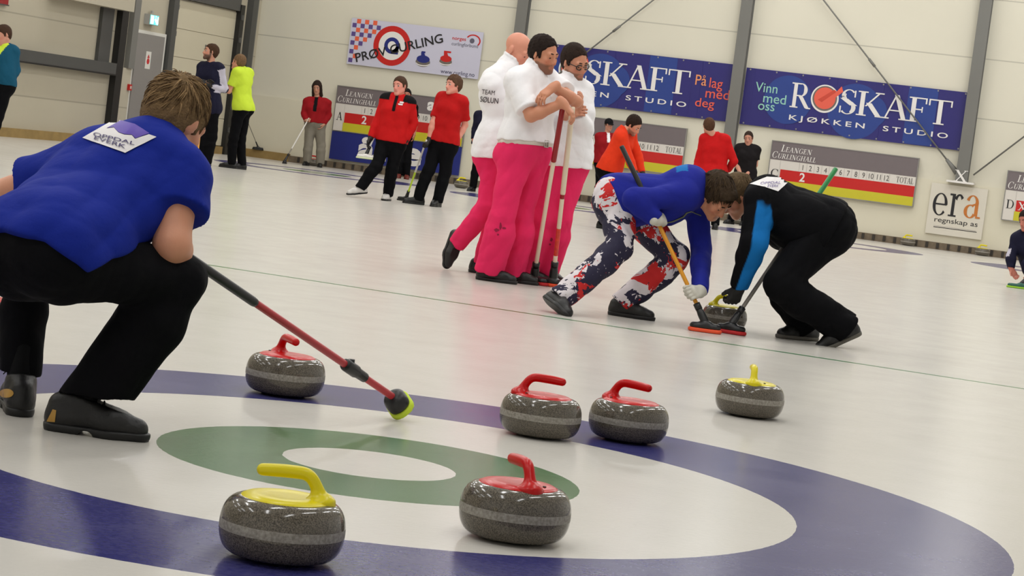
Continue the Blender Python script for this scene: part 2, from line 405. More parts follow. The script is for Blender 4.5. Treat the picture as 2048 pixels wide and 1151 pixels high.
def glyph(ch):
    S = []; A = S.append; X = S.extend
    st = lambda x: (A(_bx(x, 0, x + TK, 1)), A(_sr(x + TK/2, 0)), A(_sr(x + TK/2, 1 - SF)))
    if ch == 'R':
        st(.1); A(_bx(.2, .95, .42, 1)); A(_bx(.2, .47, .42, .52)); X(_arc(.42, .735, .26, .265, -90, 90)); A(_st(.74, 0.02, .40, .5, .15)); A(_sr(.79, 0, .2)); return S, .88
    if ch == 'O': X(_arc(.47, .5, .44, .52, 0, 360, n=44)); return S, .94
    if ch in 'CG':
        X(_arc(.47, .5, .43, .52, 48, 318, n=34)); A(_bx(.73, .68, .78, .98))
        if ch == 'G': A(_bx(.66, .06, .66 + TK, .44)); A(_sr(.73, .42, .3))
        else: A(_bx(.74, .1, .79, .3))
        return S, .9
    if ch == 'S':
        X(_arc(.33, .745, .25, .265, 40, 200, TN*1.6, TN)); X(_arc(.33, .745, .25, .265, 150, 235, TK, TK)); A(_st(.52, .36, .17, .62, .16)); X(_arc(.32, .265, .28, .285, -60, 62, TK, TK*.7)); X(_arc(.32, .265, .28, .285, -140, -50, TN*1.6, TN)); A(_bx(.51, .7, .56, .98)); A(_bx(.05, .02, .10, .3)); return S, .66
    if ch == 'K': st(.1); A(_st(.30, .40, .72, .96, TN)); A(_st(.76, .03, .40, .54, .16)); A(_sr(.74, .95, .3)); A(_sr(.79, 0, .28)); return S, .9
    if ch == 'A': A(_st(.12, 0, .44, 1, TN)); A(_st(.76, 0, .45, 1, TK)); A(_bx(.22, .33, .64, .38)); A(_sr(.12, 0, .28)); A(_sr(.76, 0, .34)); return S, .9
    if ch in 'FE':
        st(.1); A(_bx(.2, .95, .6, 1)); A(_bx(.56, .76, .61, 1)); A(_bx(.2, .49, .48, .54)); A(_bx(.45, .40, .49, .63))
        if ch == 'E': A(_bx(.2, 0, .63, .05)); A(_bx(.6, 0, .65, .26)); A(_bx(.05, 0, .3, .05)); return S, .72
        return S, .66
    if ch == 'L': st(.1); A(_bx(.2, 0, .58, .05)); A(_bx(.56, 0, .61, .27)); return S, .66
    if ch == 'T': A(_bx(.36, 0, .36 + TK, 1)); A(_sr(.435, 0, .36)); A(_bx(.04, .95, .83, 1)); A(_bx(.04, .74, .09, 1)); A(_bx(.78, .74, .83, 1)); return S, .87
    if ch == 'I': st(.12); return S, .4
    if ch == 'N': A(_bx(.16, 0, .21, 1)); A(_st(.78, 0, .18, 1, .17)); A(_bx(.76, 0, .81, 1)); A(_sr(.18, 0, .26)); A(_sr(.15, .95, .26)); A(_sr(.78, .95, .26)); return S, .98
    if ch == 'H': st(.1); st(.66); A(_bx(.2, .48, .72, .53)); return S, .92
    if ch == 'U': A(_bx(.12, .3, .27, 1)); A(_bx(.72, .3, .77, 1)); X(_arc(.445, .33, .325, .35, 180, 360, TK, TN)); A(_sr(.19, .95)); A(_sr(.745, .95, .26)); return S, .92
    if ch == 'D': st(.1); A(_bx(.2, .95, .45, 1)); A(_bx(.2, 0, .45, .05)); X(_arc(.42, .5, .42, .5, -90, 90)); return S, .92
    if ch == 'B': st(.1); A(_bx(.2, .95, .4, 1)); A(_bx(.2, .5, .42, .55)); A(_bx(.2, 0, .42, .05)); X(_arc(.38, .765, .25, .235, -90, 90)); X(_arc(.42, .27, .28, .27, -90, 90)); return S, .8
    if ch == 'X': A(_st(.8, 0, .14, 1, .17)); A(_st(.14, 0, .8, 1, .07)); A(_sr(.8, 0, .28)); A(_sr(.14, 0, .28)); A(_sr(.8, .95, .28)); A(_sr(.14, .95, .28)); return S, .94
    if ch == 'e': X(_arc(.36, .35, .33, .37, 0, 318, TK*.9, TN, 34)); A(_bx(.1, .33, .66, .38)); return S, .74
    if ch == 'r': A(_bx(.14, 0, .28, .7)); A(_sr(.21, 0, .36)); A(_bx(.03, .64, .2, .7)); X(_arc(.46, .42, .24, .29, 40, 150, TN*2.5, TN*1.6)); return S, .64
    if ch == 'a': A(_bx(.44, .06, .57, .5)); X(_arc(.33, .47, .24, .25, 0, 160, TK*.8, TN)); X(_arc(.28, .2, .24, .22, 60, 330, TK*.85, TN)); A(_st(.30, .38, .5, .46, TN)); A(_bx(.5, 0, .68, .055)); return S, .74
    return S, .4
def serif2d(body, small=None, gap=0.04):
    vs, fs, x = [], [], 0.0
    for i, ch in enumerate(body):
        if ch == ' ': x += .4; continue
        sc = 1.0 if (i == 0 or small is None) else small
        S, w = glyph(ch)
        for poly in S:
            n = len(vs); vs += [(x + px * sc, pz * sc) for px, pz in poly]; fs.append(tuple(range(n, n + len(poly))))
        x += w * sc + gap
    return np.array(vs), fs

def split_words(t, n=None):
    """the print cut at its n - 1 widest gaps (all gaps without n)"""
    vs, fs = t; iv = sorted((vs[list(f), 0].min(), vs[list(f), 0].max()) for f in fs); m = [list(iv[0])]
    for a, b in iv[1:]:
        if a > m[-1][1] + 1e-4: m.append([a, b])
        else: m[-1][1] = max(m[-1][1], b)
    gaps = sorted(range(len(m) - 1), key=lambda i: m[i][1] - m[i+1][0])[:(n - 1) if n else None]; cuts = sorted((m[i][1] + m[i+1][0]) / 2 for i in gaps); out = []
    for lo, hi in zip([-1e9] + cuts, cuts + [1e9]):
        sel = [f for f in fs if lo < vs[list(f), 0].mean() < hi]; ids = sorted({i for f in sel for i in f}); mp = {i: j for j, i in enumerate(ids)}
        if sel: out.append((vs[ids], [tuple(mp[i] for i in f) for f in sel]))
    return out
class Flat(MB):
    """flat print on the end wall; x along the wall, z up, small steps of depth"""
    def parts(self, name, mats, parent):
        """every put() as a part of its own"""
        marks = self.marks + [(len(self.v), len(self.f))]; o = None
        for (v0, f0), (v1, f1) in zip(marks[:-1], marks[1:]):
            q = MB(); q.v = self.v[v0:v1]; q.f = [tuple(i - v0 for i in f) for f in self.f[f0:f1]]; q.m = self.m[f0:f1]; q.sm = self.sm[f0:f1]; o = q.build(name, mats, parent)
        return o
    def put(self, t, mi=0, y=0.0):
        vs, fs = t
        self.marks = getattr(self, 'marks', []) + [(len(self.v), len(self.f))]
        if len(fs) > 1 and max(max(f) for f in fs) == sum(len(f) for f in fs) - 1:      # overlapping strokes: tiny steps of depth
            for j, f in enumerate(fs): self.add([(vs[i][0], y - (j % 12) * 0.0004, vs[i][1]) for i in f], [tuple(range(len(f)))], mi)
        else: self.add([(p[0], y, p[1]) for p in vs], fs, mi)
    def rect(self, x0, z0, x1, z1, mi=0, y=0.0): self.put((np.array([(x0, z0), (x1, z0), (x1, z1), (x0, z1)]), [(0, 1, 2, 3)]), mi, y)
    def disc(self, x, z, r, mi=0, y=0.0, n=40, rz=None, a0=0, a1=360):
        self.put((np.array([(x + r * math.cos(math.radians(a0 + (a1-a0) * k / n)), z + (rz or r) * math.sin(math.radians(a0 + (a1-a0) * k / n))) for k in range(n if a1 - a0 == 360 else n + 1)]), [tuple(range(n if a1 - a0 == 360 else n + 1))]), mi, y)
    def ring(self, x, z, r0, r1, mi=0, y=0.0, a0=0, a1=360, n=48, k=1.0):
        vs = []
        for i in range(n + 1):
            a = math.radians(a0 + (a1 - a0) * i / n); vs += [(x + r1 * math.cos(a), z + k * r1 * math.sin(a)), (x + r0 * math.cos(a), z + k * r0 * math.sin(a))]
        self.put((np.array(vs), [(2*i, 2*i+2, 2*i+3, 2*i+1) for i in range(n)]), mi, y)

P_ = lambda n, r, g, b, **k: mat('print_' + n, srgb(r, g, b), k.pop('rough', 0.45), **k)
p_white, p_navy, p_blue = P_('white', 236, 232, 228), P_('navy', 40, 34, 112, noise=0.1, nscale=1.5), P_('mid_blue', 36, 62, 138, noise=0.08)
p_orange, p_green, p_yel = P_('orange', 232, 96, 76), P_('mint', 150, 205, 190), P_('yellow', 204, 194, 42, noise=0.04)
p_red, p_black, p_grey = P_('red', 200, 26, 22, noise=0.05), P_('black', 26, 24, 28), P_('board_grey', 116, 106, 108, noise=0.04)
p_cell, p_rust, p_line = P_('cell_white', 222, 216, 208), P_('rust', 200, 118, 46), P_('grid_line', 170, 165, 160)
p_sky, p_purple, p_stone = P_('pale_blue', 206, 204, 222, noise=0.04, nscale=2), P_('check_purple', 92, 74, 140), P_('stone_grey', 112, 104, 98, noise=0.3, nscale=30)
p_dblue = P_('board_blue', 26, 38, 122)
alu = mat('aluminium_edge', srgb(150, 148, 144), 0.4, metal=0.6)

def eyelets(fl, x0, x1, z0, z1, n, mi):
    for k in range(n):
        x = x0 + 0.08 + (x1 - x0 - 0.16) * k / (n - 1)
        for z in (z0 + 0.03, z1 - 0.03): fl.disc(x, z, 0.016, mi, -0.012, 8)

# ---- the two wide dark blue banners
def blue_banner(x0, x1, z0, z1, tx, label, side):
    r = empty('banner', (0, WY - 0.045, 0), label, 'banner', 'dark blue banners on the end wall')
    c = MB(); nx = 24
    for i in range(nx):                 # cloth with a slight sag between its eyelets
        xa, xb = x0 + (x1 - x0) * i / nx, x0 + (x1 - x0) * (i + 1) / nx
        c.box((xa, -0.004 + 0.004 * math.sin(i * 1.3), z0), (xb, 0.004, z1))
    c.build('cloth', p_navy, r)
    f = Flat(); f.disc(tx + 1.25, (z0+z1)/2 - 0.05, 0.52, 0, -0.009); f.disc(tx + 1.55, (z0+z1)/2 - 0.02, 0.30, 0, -0.0095)
    f.rect(tx + 2.2, z0 + 0.01, tx + 2.75, z1 - 0.01, 0, -0.009); f.disc(tx - 0.05, (z0+z1)/2 + .02, .46, 0, -0.0094)
    f.parts('blue_shape', p_blue, r)
    f = Flat(); eyelets(f, x0, x1, z0, z1, 9, 0); f.parts('eyelet', alu, r)
    f = Flat()
    f.put(fit2d(serif2d('R'), tx, tx + 0.40, 2.30, 2.77), 0, -0.014)
    f.put(fit2d(serif2d('SKAFT', None, -0.03), tx + 0.94, tx + 3.04, 2.29, 2.76), 0, -0.014)
    f.parts('brand_lettering', p_white, r)
    f = Flat()
    for w in split_words(fit2d(text2d('KJØKKEN  STUDIO', 0.012, 1.45), tx + 0.02, tx + 3.03, 2.03, 2.16)): f.put(w, 0, -0.014)
    f.parts('letter', p_white, r)
    f = Flat(); f.disc(tx + 0.65, 2.53, 0.265, 0, -0.013); f.disc(tx + 0.65, 2.535, 0.235, 2, -0.0134); f.disc(tx + 0.65, 2.54, 0.205, 1, -0.014)
    q = np.array([(tx + .66, 2.49), (tx + .72, 2.45), (tx + .98, 2.70), (tx + .94, 2.80), (tx + .85, 2.68)]); f.put((q, [tuple(range(5))]), 1, -0.0145)
    q = np.array([(tx + .52, 2.50), (tx + .60, 2.46), (tx + .86, 2.69), (tx + .81, 2.72)]); f.put((q, [tuple(range(4))]), 3, -0.0149)
    f.build('round_emblem', [p_white, p_orange, p_stone, P_('deep_orange', 206, 70, 50)], r)
    f = Flat()
    if side == 'left':
        for s, a, z, mi in (('Vinn', (-9.20, -8.77), (2.52, 2.70), 0), ('med', (-9.02, -8.58), (2.33, 2.51), 0), ('oss', (-9.10, -8.78), (2.18, 2.30), 0)):
            f.put(fit2d(text2d(s, 0.004), a[0], a[1], z[0], z[1]), mi, -0.014)
        f.parts('slogan_word', p_green, r)
    else:
        for s, a, z, mi in (('På', (-10.38, -10.16), (2.51, 2.71), 1), ('lag', (-10.10, -9.84), (2.43, 2.68), 0), ('med', (-10.15, -9.68), (2.29, 2.48), 0), ('deg', (-10.33, -9.95), (2.05, 2.27), 0)):
            f.put(fit2d(text2d(s, 0.004), a[0], a[1], z[0], z[1]), mi, -0.014)
        f.parts('slogan_word', [p_orange, P_('peach', 235, 150, 100)], r)
    return r
blue_banner(-9.42, -5.17, 1.87, 2.95, -8.50, 'wide dark blue wall banner with a pale green slogan, above the third scoreboard', 'left')
blue_banner(-13.80, -9.57, 1.88, 2.98, -13.53, 'wide dark blue banner with orange slogan, behind the pink trouser players', 'right')

# ---- pale banner with target rings
r = empty('banner', (0, WY - 0.045, 0), 'pale blue banner with red target rings and chequered corner', 'banner')
c = MB(); c.box((-17.61, -0.003, 2.12), (-14.78, 0.003, 3.05)); c.build('cloth', p_sky, r)
f = Flat(); cs = 0.088
for j in range(10):
    for i in range(7):
        if i + j * 0.75 > 7.2: continue
        if (i + j) % 2 == 0: continue
        mi = 0 if j % 2 == 0 else 1
        x = -17.58 + i * cs; z = 3.04 - j * cs
        f.rect(x, z - cs, x + cs, z, mi, -0.006)
f.build('chequer_pattern', [P_('check_orange', 235, 100, 66), p_purple], r)
f = Flat(); f.disc(-16.68, 2.58, 0.40, 0, -0.006); f.disc(-16.68, 2.58, 0.285, 1, -0.007); f.disc(-16.68, 2.585, 0.165, 2, -0.008); f.rect(-16.68, 2.42, -16.53, 2.58, 2, -0.008); f.disc(-16.68, 2.585, 0.088, 1, -0.009)
f.build('target_rings', [p_red, p_white, p_dblue], r)
f = Flat(); a = math.radians(18.2)
for t, fs in split_words(fit2d(text2d('PRØV CURLING', 0.012), 0, 1.90, 0, 0.185), 2):
    f.put((np.stack([-17.40 + t[:, 0] * math.cos(a) - t[:, 1] * math.sin(a), 2.17 + t[:, 0] * math.sin(a) + t[:, 1] * math.cos(a)], 1), fs), 0, -0.011)
f.parts('lettering', p_black, r)
for nm, x, z, top, dirn in (('printed_blue_stone', -15.98, 2.36, p_dblue, -1), ('printed_red_stone', -15.50, 2.42, p_red, 1)):
    f = Flat(); s = 1.0 if dirn < 0 else 0.86
    f.disc(x, z - 0.03, 0.155 * s, 0, -0.006, rz=0.095 * s); f.disc(x, z - 0.055, 0.145 * s, 2, -0.0065, rz=0.055 * s); f.disc(x, z - 0.035, 0.145*s, 0, -0.007, rz=0.055*s); f.disc(x, z + 0.03, 0.14 * s, 1, -0.0075, rz=0.075 * s)
    f.put((np.array([(x - .05, z + .07), (x + .05, z + .07), (x - .0, z + .17), (x - .06, z + .17)]) * [1, 1], [(0, 1, 2, 3)]), 1, -0.008)
    f.rect(x - .06 if dirn > 0 else x - .05, z + .15, x + .09 if dirn > 0 else x + .03, z + .185, 1, -0.0085)
    f.build(nm, [p_stone, top, p_white], r)
f = Flat(); f.put(fit2d(text2d('norges', 0.01), -15.42, -15.13, 2.82, 2.89), 0, -0.006); f.put(fit2d(text2d('curlingforbund', 0.0), -15.42, -14.86, 2.71, 2.80), 1, -0.006)
f.ring(-14.98, 2.86, 0.13, 0.16, 0, -0.006, -40, 150, 24, 0.8); f.disc(-15.0, 2.86, 0.05, 1, -0.006); f.parts('emblem', [p_red, P_('soft_grey', 96, 94, 110)], r)
f = Flat(); f.put(fit2d(text2d('www.curling.no', 0.0), -15.58, -14.86, 2.13, 2.24), 0, -0.006); f.build('web_address', P_('ink', 50, 48, 84), r)

# ---- score boards
def scoreboard(x0, z0, letter, label, red_num, blue=False, x_right=None):
    W, Hh = 2.78, 0.89
    r = empty('scoreboard', (0, WY - 0.09, 0), label, 'scoreboard', 'scoreboards along the end wall')
    b = MB(); b.box((x0, -0.012, z0), (x0 + W, 0.05, z0 + Hh)); b.build('backing_board', p_cell, r)
    e = MB()
    for q in ((x0 - .015, z0 - .015, x0 + W + .015, z0), (x0 - .015, z0 + Hh, x0 + W + .015, z0 + Hh + .015), (x0 - .015, z0, x0, z0 + Hh), (x0 + W, z0, x0 + W + .015, z0 + Hh)):
        e.box((q[0], -0.02, q[1]), (q[2], 0.05, q[3]))
    e.build('frame', alu, r)
    f = Flat(); f.rect(x0, z0 + 0.545, x0 + W, z0 + Hh, 0, -0.014); f.build('header_panel', p_grey, r)
    f = Flat(); f.rect(x0 + 0.22, z0 + 0.17, x0 + W, z0 + 0.375, 0, -0.014); f.build('red_row', p_red, r)
    f = Flat(); f.rect(x0 + 0.20, z0, x0 + W, z0 + 0.17, 0, -0.014); f.build('yellow_row', p_yel, r)
    f = Flat()
    for k in range(13): f.rect(x0 + 0.57 + 0.143 * k, z0 + 0.38, x0 + 0.574 + 0.143 * k, z0 + 0.54, 0, -0.0145)
    f.rect(x0 + .2, z0, x0 + .204, z0 + .54, 0, -0.0145); f.parts('grid_line', p_line, r)
    f = Flat()
    for k in range(12):
        t = fit2d(text2d(str(k + 1), 0.0), 0, 0, z0 + 0.410, z0 + 0.508, keep=True); t[0][:, 0] *= .82; t[0][:, 0] += x0 + 0.642 + 0.145 * k - t[0][:, 0].max() / 2
        f.put(t, 0, -0.015)
    f.parts('column_number', P_('number_grey', 82, 78, 76), r); f = Flat(); f.put(fit2d(serif2d('TOTAL'), x0 + 2.42, x0 + 2.74, z0 + 0.405, z0 + 0.515), 0, -0.015); f.build('total_lettering', P_('number_grey', 82, 78, 76), r)
    f = Flat(); f.put(fit2d(serif2d('LEANGEN', 0.74), x0 + 0.18, x0 + 0.76, z0 + 0.71, z0 + 0.84, 0.18), 0, -0.0155); f.put(fit2d(serif2d('CURLINGHALL', 0.74), x0 + 0.02, x0 + 0.86, z0 + 0.575, z0 + 0.705, 0.18), 0, -0.0155)
    f.parts('hall_name', p_white, r)
    f = Flat(); f.put(fit2d(serif2d(letter), x0 + 0.045, x0 + 0.18, z0 + 0.21, z0 + 0.37), 0, -0.015); f.build('sheet_letter', p_black, r)
    f = Flat(); xx = x0 + 0.60 if red_num not in 'X' else x0 + 0.26
    if red_num == 'X': f.put(fit2d(serif2d('X'), x0 + .26, x0 + .4, z0 + .2, z0 + .35), 0, -0.016)
    else: f.put(fit2d(text2d(red_num, 0.02), xx, 0, z0 + 0.19, z0 + 0.355, keep=True), 0, -0.016)
    f.build('score_number', p_white, r)
    if blue:
        b = MB(); b.box((x0 - .01, -0.012, z0 - 0.585), (x0 + W + .01, 0.03, z0 - 0.02)); b.build('sponsor_panel', p_dblue, r)
        f = Flat(); f.put(fit2d(text2d('å', 0.04), x0 + 0.60, x0 + 0.96, z0 - .50, z0 - .06), 0, -0.016); f.put(fit2d(text2d('l', 0.04), x0 + 1.13, x0 + 1.22, z0 - .5, z0 - .1), 0, -0.016); f.put(fit2d(text2d('e', 0.04), x0 + 1.58, x0 + 1.98, z0 - .52, z0 - .16), 0, -0.016)
        f.put(fit2d(text2d('a', 0.04), x0 + 1.96, x0 + 2.14, z0 + .62, z0 + .80), 0, -0.016); f.parts('sponsor_letter', p_white, r)
    return r
scoreboard(-17.71, 0.765, 'A', 'leftmost scoreboard, with a deep blue sponsor panel below', '2', True)
scoreboard(-13.20, 0.755, 'B', 'scoreboard partly hidden behind the pink trouser players and orange jacket', '1')
scoreboard(-8.72, 0.735, 'C', 'third scoreboard, right under the blue banner with pale green slogan', '2')
scoreboard(-4.28, 0.715, 'D', 'scoreboard cut by the right edge of the photo', 'X')

# ---- white sponsor board
r = empty('sponsor_board', (0, WY - 0.07, 0), 'white square board with large black and rust letters on the wall', 'sign')
b = MB(); b.box((-5.64, -0.01, 0.28), (-4.60, 0.03, 1.22)); b.build('panel', P_('board_cream', 220, 214, 200), r)
f = Flat(); f.put(fit2d(serif2d('e'), -5.57, -5.30, 0.63, 1.05), 0, -0.012); f.put(fit2d(serif2d('r'), -5.27, -5.02, 0.64, 1.07), 0, -0.012); f.parts('black_letter', p_black, r)
f = Flat(); f.put(fit2d(serif2d('a'), -4.99, -4.68, 0.65, 1.08), 0, -0.012); f.build('rust_letter', p_rust, r)
f = Flat()
for w in split_words(fit2d(text2d('regnskap as', 0.004), -5.50, -4.70, 0.48, 0.60), 2): f.put(w, 0, -0.012)
f.rect(-5.50, 0.405, -4.70, 0.418, 0, -0.012); f.rect(-5.50, 0.43, -4.72, 0.437, 1, -0.012); f.parts('small_print', [p_black, p_line], r)
r = empty('letter_card', (-5.11, WY - 0.05, 1.27), 'small white card with an X on the ledge, at the foot of the right column', 'sign')
b = MB(); b.box((-0.25, -0.20, 0), (0.25, 0.02, 0.035)); b.build('holder', p_white, r)
f = Flat(); f.put(fit2d(serif2d('X'), -.12, .12, .03, .24), 0, -0.175)
f.build('letter', p_white, r)
# ================================================================ smooth solid modelling (distance fields turned into meshes)
class Solid:
    def __init__(self): self.ops = []
    def cone(self, a, b, ra, rb, k=0.02, flat_b=False, flat_a=False): self.ops.append(('cone', np.asarray(a, float), np.asarray(b, float), ra, rb, k, flat_a, flat_b)); return self
    def chain(self, pts, rs, k=0.02):
        for i in range(len(pts) - 1): self.cone(pts[i], pts[i+1], rs[i], rs[i+1], k)
        return self
    def ell(self, c, r, R=None, k=0.02): self.ops.append(('ell', np.asarray(c, float), np.asarray(r, float), np.eye(3) if R is None else R, k)); return self
    def cutell(self, c, r, R=None, k=0.01): self.ops.append(('cutell', np.asarray(c, float), np.asarray(r, float), np.eye(3) if R is None else R, k)); return self
    def cut(self, c, n): self.ops.append(('cut', np.asarray(c, float), nrm(n))); return self   # removes the side n points to
    def inflate(self, d): self.ops.append(('inf', d)); return self
    def noise(self, fn): self.ops.append(('noise', fn)); return self
    def bounds(self):
        lo, hi = np.full(3, 1e9), np.full(3, -1e9)
        for o in self.ops:
            if o[0] == 'cone':
                for p, r in ((o[1], o[3]), (o[2], o[4])): lo = np.minimum(lo, p - r); hi = np.maximum(hi, p + r)
            elif o[0] == 'ell': lo = np.minimum(lo, o[1] - o[2].max()); hi = np.maximum(hi, o[1] + o[2].max())
        return lo, hi
    def mesh(self, h):
        lo, hi = self.bounds(); lo = lo - 4*h - 0.01; hi = hi + 4*h + 0.01
        n = np.ceil((hi - lo) / h).astype(int) + 1
        ax = [(lo[i] + h * np.arange(n[i])).astype(np.float32) for i in range(3)]
        F = np.full(n, 0.3, np.float32)
        def win(plo, phi):
            s = [slice(max(0, int((plo[i] - lo[i]) / h)), min(n[i], int((phi[i] - lo[i]) / h) + 2)) for i in range(3)]
            g = [ax[i][s[i]] for i in range(3)]
            return tuple(s), g[0][:, None, None], g[1][None, :, None], g[2][None, None, :]
        for o in self.ops:
            if o[0] == 'cone':
                _, a, b, ra, rb, k, fa, fb = o; m = max(ra, rb) + max(k, 2*h) + 2*h
                s, X, Y, Z = win(np.minimum(a, b) - m, np.maximum(a, b) + m)
                ba = b - a; L2 = max(ba @ ba, 1e-9)
                t0 = ((X - a[0]) * ba[0] + (Y - a[1]) * ba[1] + (Z - a[2]) * ba[2]) / L2
                t = np.clip(t0, 0, 1)
                d = np.sqrt((X - a[0] - t*ba[0])**2 + (Y - a[1] - t*ba[1])**2 + (Z - a[2] - t*ba[2])**2) - (ra + (rb - ra) * t)
                L = math.sqrt(L2)
                if fb: d = np.maximum(d, (t0 - 1) * L)
                if fa: d = np.maximum(d, -t0 * L)
            elif o[0] in ('ell', 'cutell'):
                _, c, r, R, k = o; m = r.max() + max(k, 2*h) + 2*h
                s, X, Y, Z = win(c - m, c + m)
                P = [(X - c[0]) * R[0, j] + (Y - c[1]) * R[1, j] + (Z - c[2]) * R[2, j] for j in range(3)]
                k0 = np.sqrt(sum((P[j] / r[j])**2 for j in range(3))); k1 = np.sqrt(sum((P[j] / r[j]**2)**2 for j in range(3))) + 1e-6
                d = k0 * (k0 - 1) / k1
            elif o[0] == 'cut':
                _, c, nn = o
                d = (ax[0][:, None, None] - c[0]) * nn[0] + (ax[1][None, :, None] - c[1]) * nn[1] + (ax[2][None, None, :] - c[2]) * nn[2]
                F = np.maximum(F, d); continue
            elif o[0] == 'inf': F -= o[1]; continue
            elif o[0] == 'noise':
                near = np.abs(F) < 0.06
                idx = np.nonzero(near)
                F[idx] += o[1](ax[0][idx[0]], ax[1][idx[1]], ax[2][idx[2]]); continue
            f = F[s]
            if o[0] == 'cutell':
                hh = np.maximum(k - np.abs(f + d), 0) / k if k > 0 else 0
                F[s] = np.maximum(f, -d) + hh * hh * k * 0.25
            else:
                hh = np.maximum(k - np.abs(f - d), 0) / k if k > 0 else 0
                F[s] = np.minimum(f, d) - hh * hh * k * 0.25
        return surface_nets(F, lo, h)

def surface_nets(F, lo, h):
    S = F < 0
    n = np.array(F.shape)
    sl = [[slice(0, -1), slice(1, None)][b] for b in (0, 1)]
    cnt = np.zeros(n - 1, np.int8)
    for c in range(8): cnt += S[sl[c & 1], sl[c >> 1 & 1], sl[c >> 2 & 1]]
    act = (cnt > 0) & (cnt < 8)
    I = np.stack(np.nonzero(act), 1)
    vid = np.full(n - 1, -1, np.int32); vid[act] = np.arange(len(I))
    acc = np.zeros((len(I), 3)); num = np.zeros(len(I))
    offs = [np.array([c & 1, c >> 1 & 1, c >> 2 & 1]) for c in range(8)]
    val = [F[I[:, 0] + o[0], I[:, 1] + o[1], I[:, 2] + o[2]] for o in offs]
    for a in range(8):
        for b in range(a + 1, 8):
            if bin(a ^ b).count('1') != 1: continue
            x = (val[a] < 0) != (val[b] < 0)
            t = val[a] / (val[a] - val[b] + 1e-12)
            p = offs[a] + t[:, None] * (offs[b] - offs[a])
            acc[x] += p[x]; num[x] += 1
    V = lo + h * (I + acc / num[:, None])
    Q = []
    for axis in range(3):
        s0 = [slice(1, -1)] * 3; s1 = [slice(1, -1)] * 3
        s0[axis] = slice(0, -1); s1[axis] = slice(1, None)
        A, B = S[tuple(s0)], S[tuple(s1)]
        ch = np.stack(np.nonzero(A != B), 1)
        if not len(ch): continue
        ins = A[ch[:, 0], ch[:, 1], ch[:, 2]]
        base = ch.copy(); u, v = (axis + 1) % 3, (axis + 2) % 3
        base[:, u] += 1; base[:, v] += 1
        def cell(du, dv):
            c = base.copy(); c[:, u] -= du; c[:, v] -= dv
            return vid[c[:, 0], c[:, 1], c[:, 2]]
        q = np.stack([cell(1, 1), cell(0, 1), cell(0, 0), cell(1, 0)], 1)
        q[~ins] = q[~ins][:, ::-1]
        Q.append(q)
    Q = np.concatenate(Q); Q = Q[(Q >= 0).all(1)]
    return V, Q

def quad_mesh(name, V, Q, base):
    me = bpy.data.meshes.new(name)
    me.vertices.add(len(V)); me.vertices.foreach_set('co', (V - base).astype(np.float32).ravel())
    me.loops.add(len(Q) * 4); me.loops.foreach_set('vertex_index', Q.astype(np.int32).ravel())
    me.polygons.add(len(Q))
    me.polygons.foreach_set('loop_start', np.arange(0, len(Q) * 4, 4, dtype=np.int32))
    me.polygons.foreach_set('use_smooth', np.ones(len(Q), bool))
    me.update(calc_edges=True); me.validate()
    return me
def solid_obj(name, solid, h, mats, parent, base, classify=None, main_only=True):
    V, Q = solid.mesh(h)
    if main_only and len(V):
        # keep the largest connected piece only
        lab = np.arange(len(V))
        while True:
            m = lab[Q].min(1); new = lab.copy()
            for j in range(4): np.minimum.at(new, Q[:, j], m)
            new = new[new]
            if (new == lab).all(): break
            lab = new
        ids, c = np.unique(lab, return_counts=True)
        keep = lab == ids[c.argmax()]
        if not keep.all():
            mp = np.cumsum(keep) - 1; Q = mp[Q[keep[Q].all(1)]]; V = V[keep]
    me = quad_mesh(name, V, Q, base)
    o = link_mesh(name, me, mats, parent)
    if classify is not None:
        me.polygons.foreach_set('material_index', classify(V[Q].mean(1)).astype(np.int32)); me.update()
    return o

def wrinkle(amp, freq, seed, stretch=(1, 1, 1)):
    rng = np.random.RandomState(seed); W = []
    for i in range(7):
        v = nrm(rng.normal(size=3) * np.array(stretch)) * freq * (0.6 + 1.1 * rng.rand()); W.append((v, rng.rand() * 6.28, 0.5 + rng.rand()))
    def fn(x, y, z):
        r = 0
        wx = 0.03 * np.sin(9 * y + seed) + 0.02 * np.sin(13 * z); wz = 0.03 * np.sin(8 * x + 1.3 * seed)
        for v, p, a in W: r = r + a * (1.0 - 2.0 * np.abs(np.sin(.5 * ((x + wx) * v[0] + y * v[1] + (z + wz) * v[2]) + p)) ** .8)
        return (amp / 4.0 * r).astype(np.float32)
    return fn
# ================================================================ people
SKIN = {}
def skin_mat(tone, hairc):
    """skin; the attribute 'tint' says where beard stubble (x) and lips (y) grow"""
    if (tone, hairc) in SKIN: return SKIN[(tone, hairc)]
    r, g, b = tone
    m = mat('skin_%d_%d_%d' % (r, g, hairc[0]), srgb(r, g, b), 0.5, noise=0.08, nscale=18, sss=0.10, bump=0.05, bscale=120)
    nt = m.node_tree; L = nt.links; bs = nt.nodes['Principled BSDF']
    src = bs.inputs['Base Color'].links[0].from_socket
    at_ = nt.nodes.new('ShaderNodeAttribute'); at_.attribute_name = 'tint'; sp = nt.nodes.new('ShaderNodeSeparateXYZ'); L.new(at_.outputs['Vector'], sp.inputs[0])
    for i, c in ((0, srgb(*hairc)), (1, srgb(r * .80, g * .58, b * .62)), (2, srgb(r * .98, g * .74, b * .72))):
        mx = nt.nodes.new('ShaderNodeMix'); mx.data_type = 'RGBA'; L.new(sp.outputs[i], mx.inputs[0]); L.new(src, mx.inputs[6]); mx.inputs[7].default_value = c; src = mx.outputs[2]
    L.new(src, bs.inputs['Base Color'])
    SKIN[(tone, hairc)] = m
    return m
m_sock = cloth('black_sock', 13, 13, 15)
m_lace = mat('dark_laces', srgb(40, 38, 36), 0.7)
m_eye = mat('eye_white', srgb(176, 166, 158), 0.35); m_iris = mat('eye_dark', srgb(34, 26, 22), 0.2)
HAIRM = {}
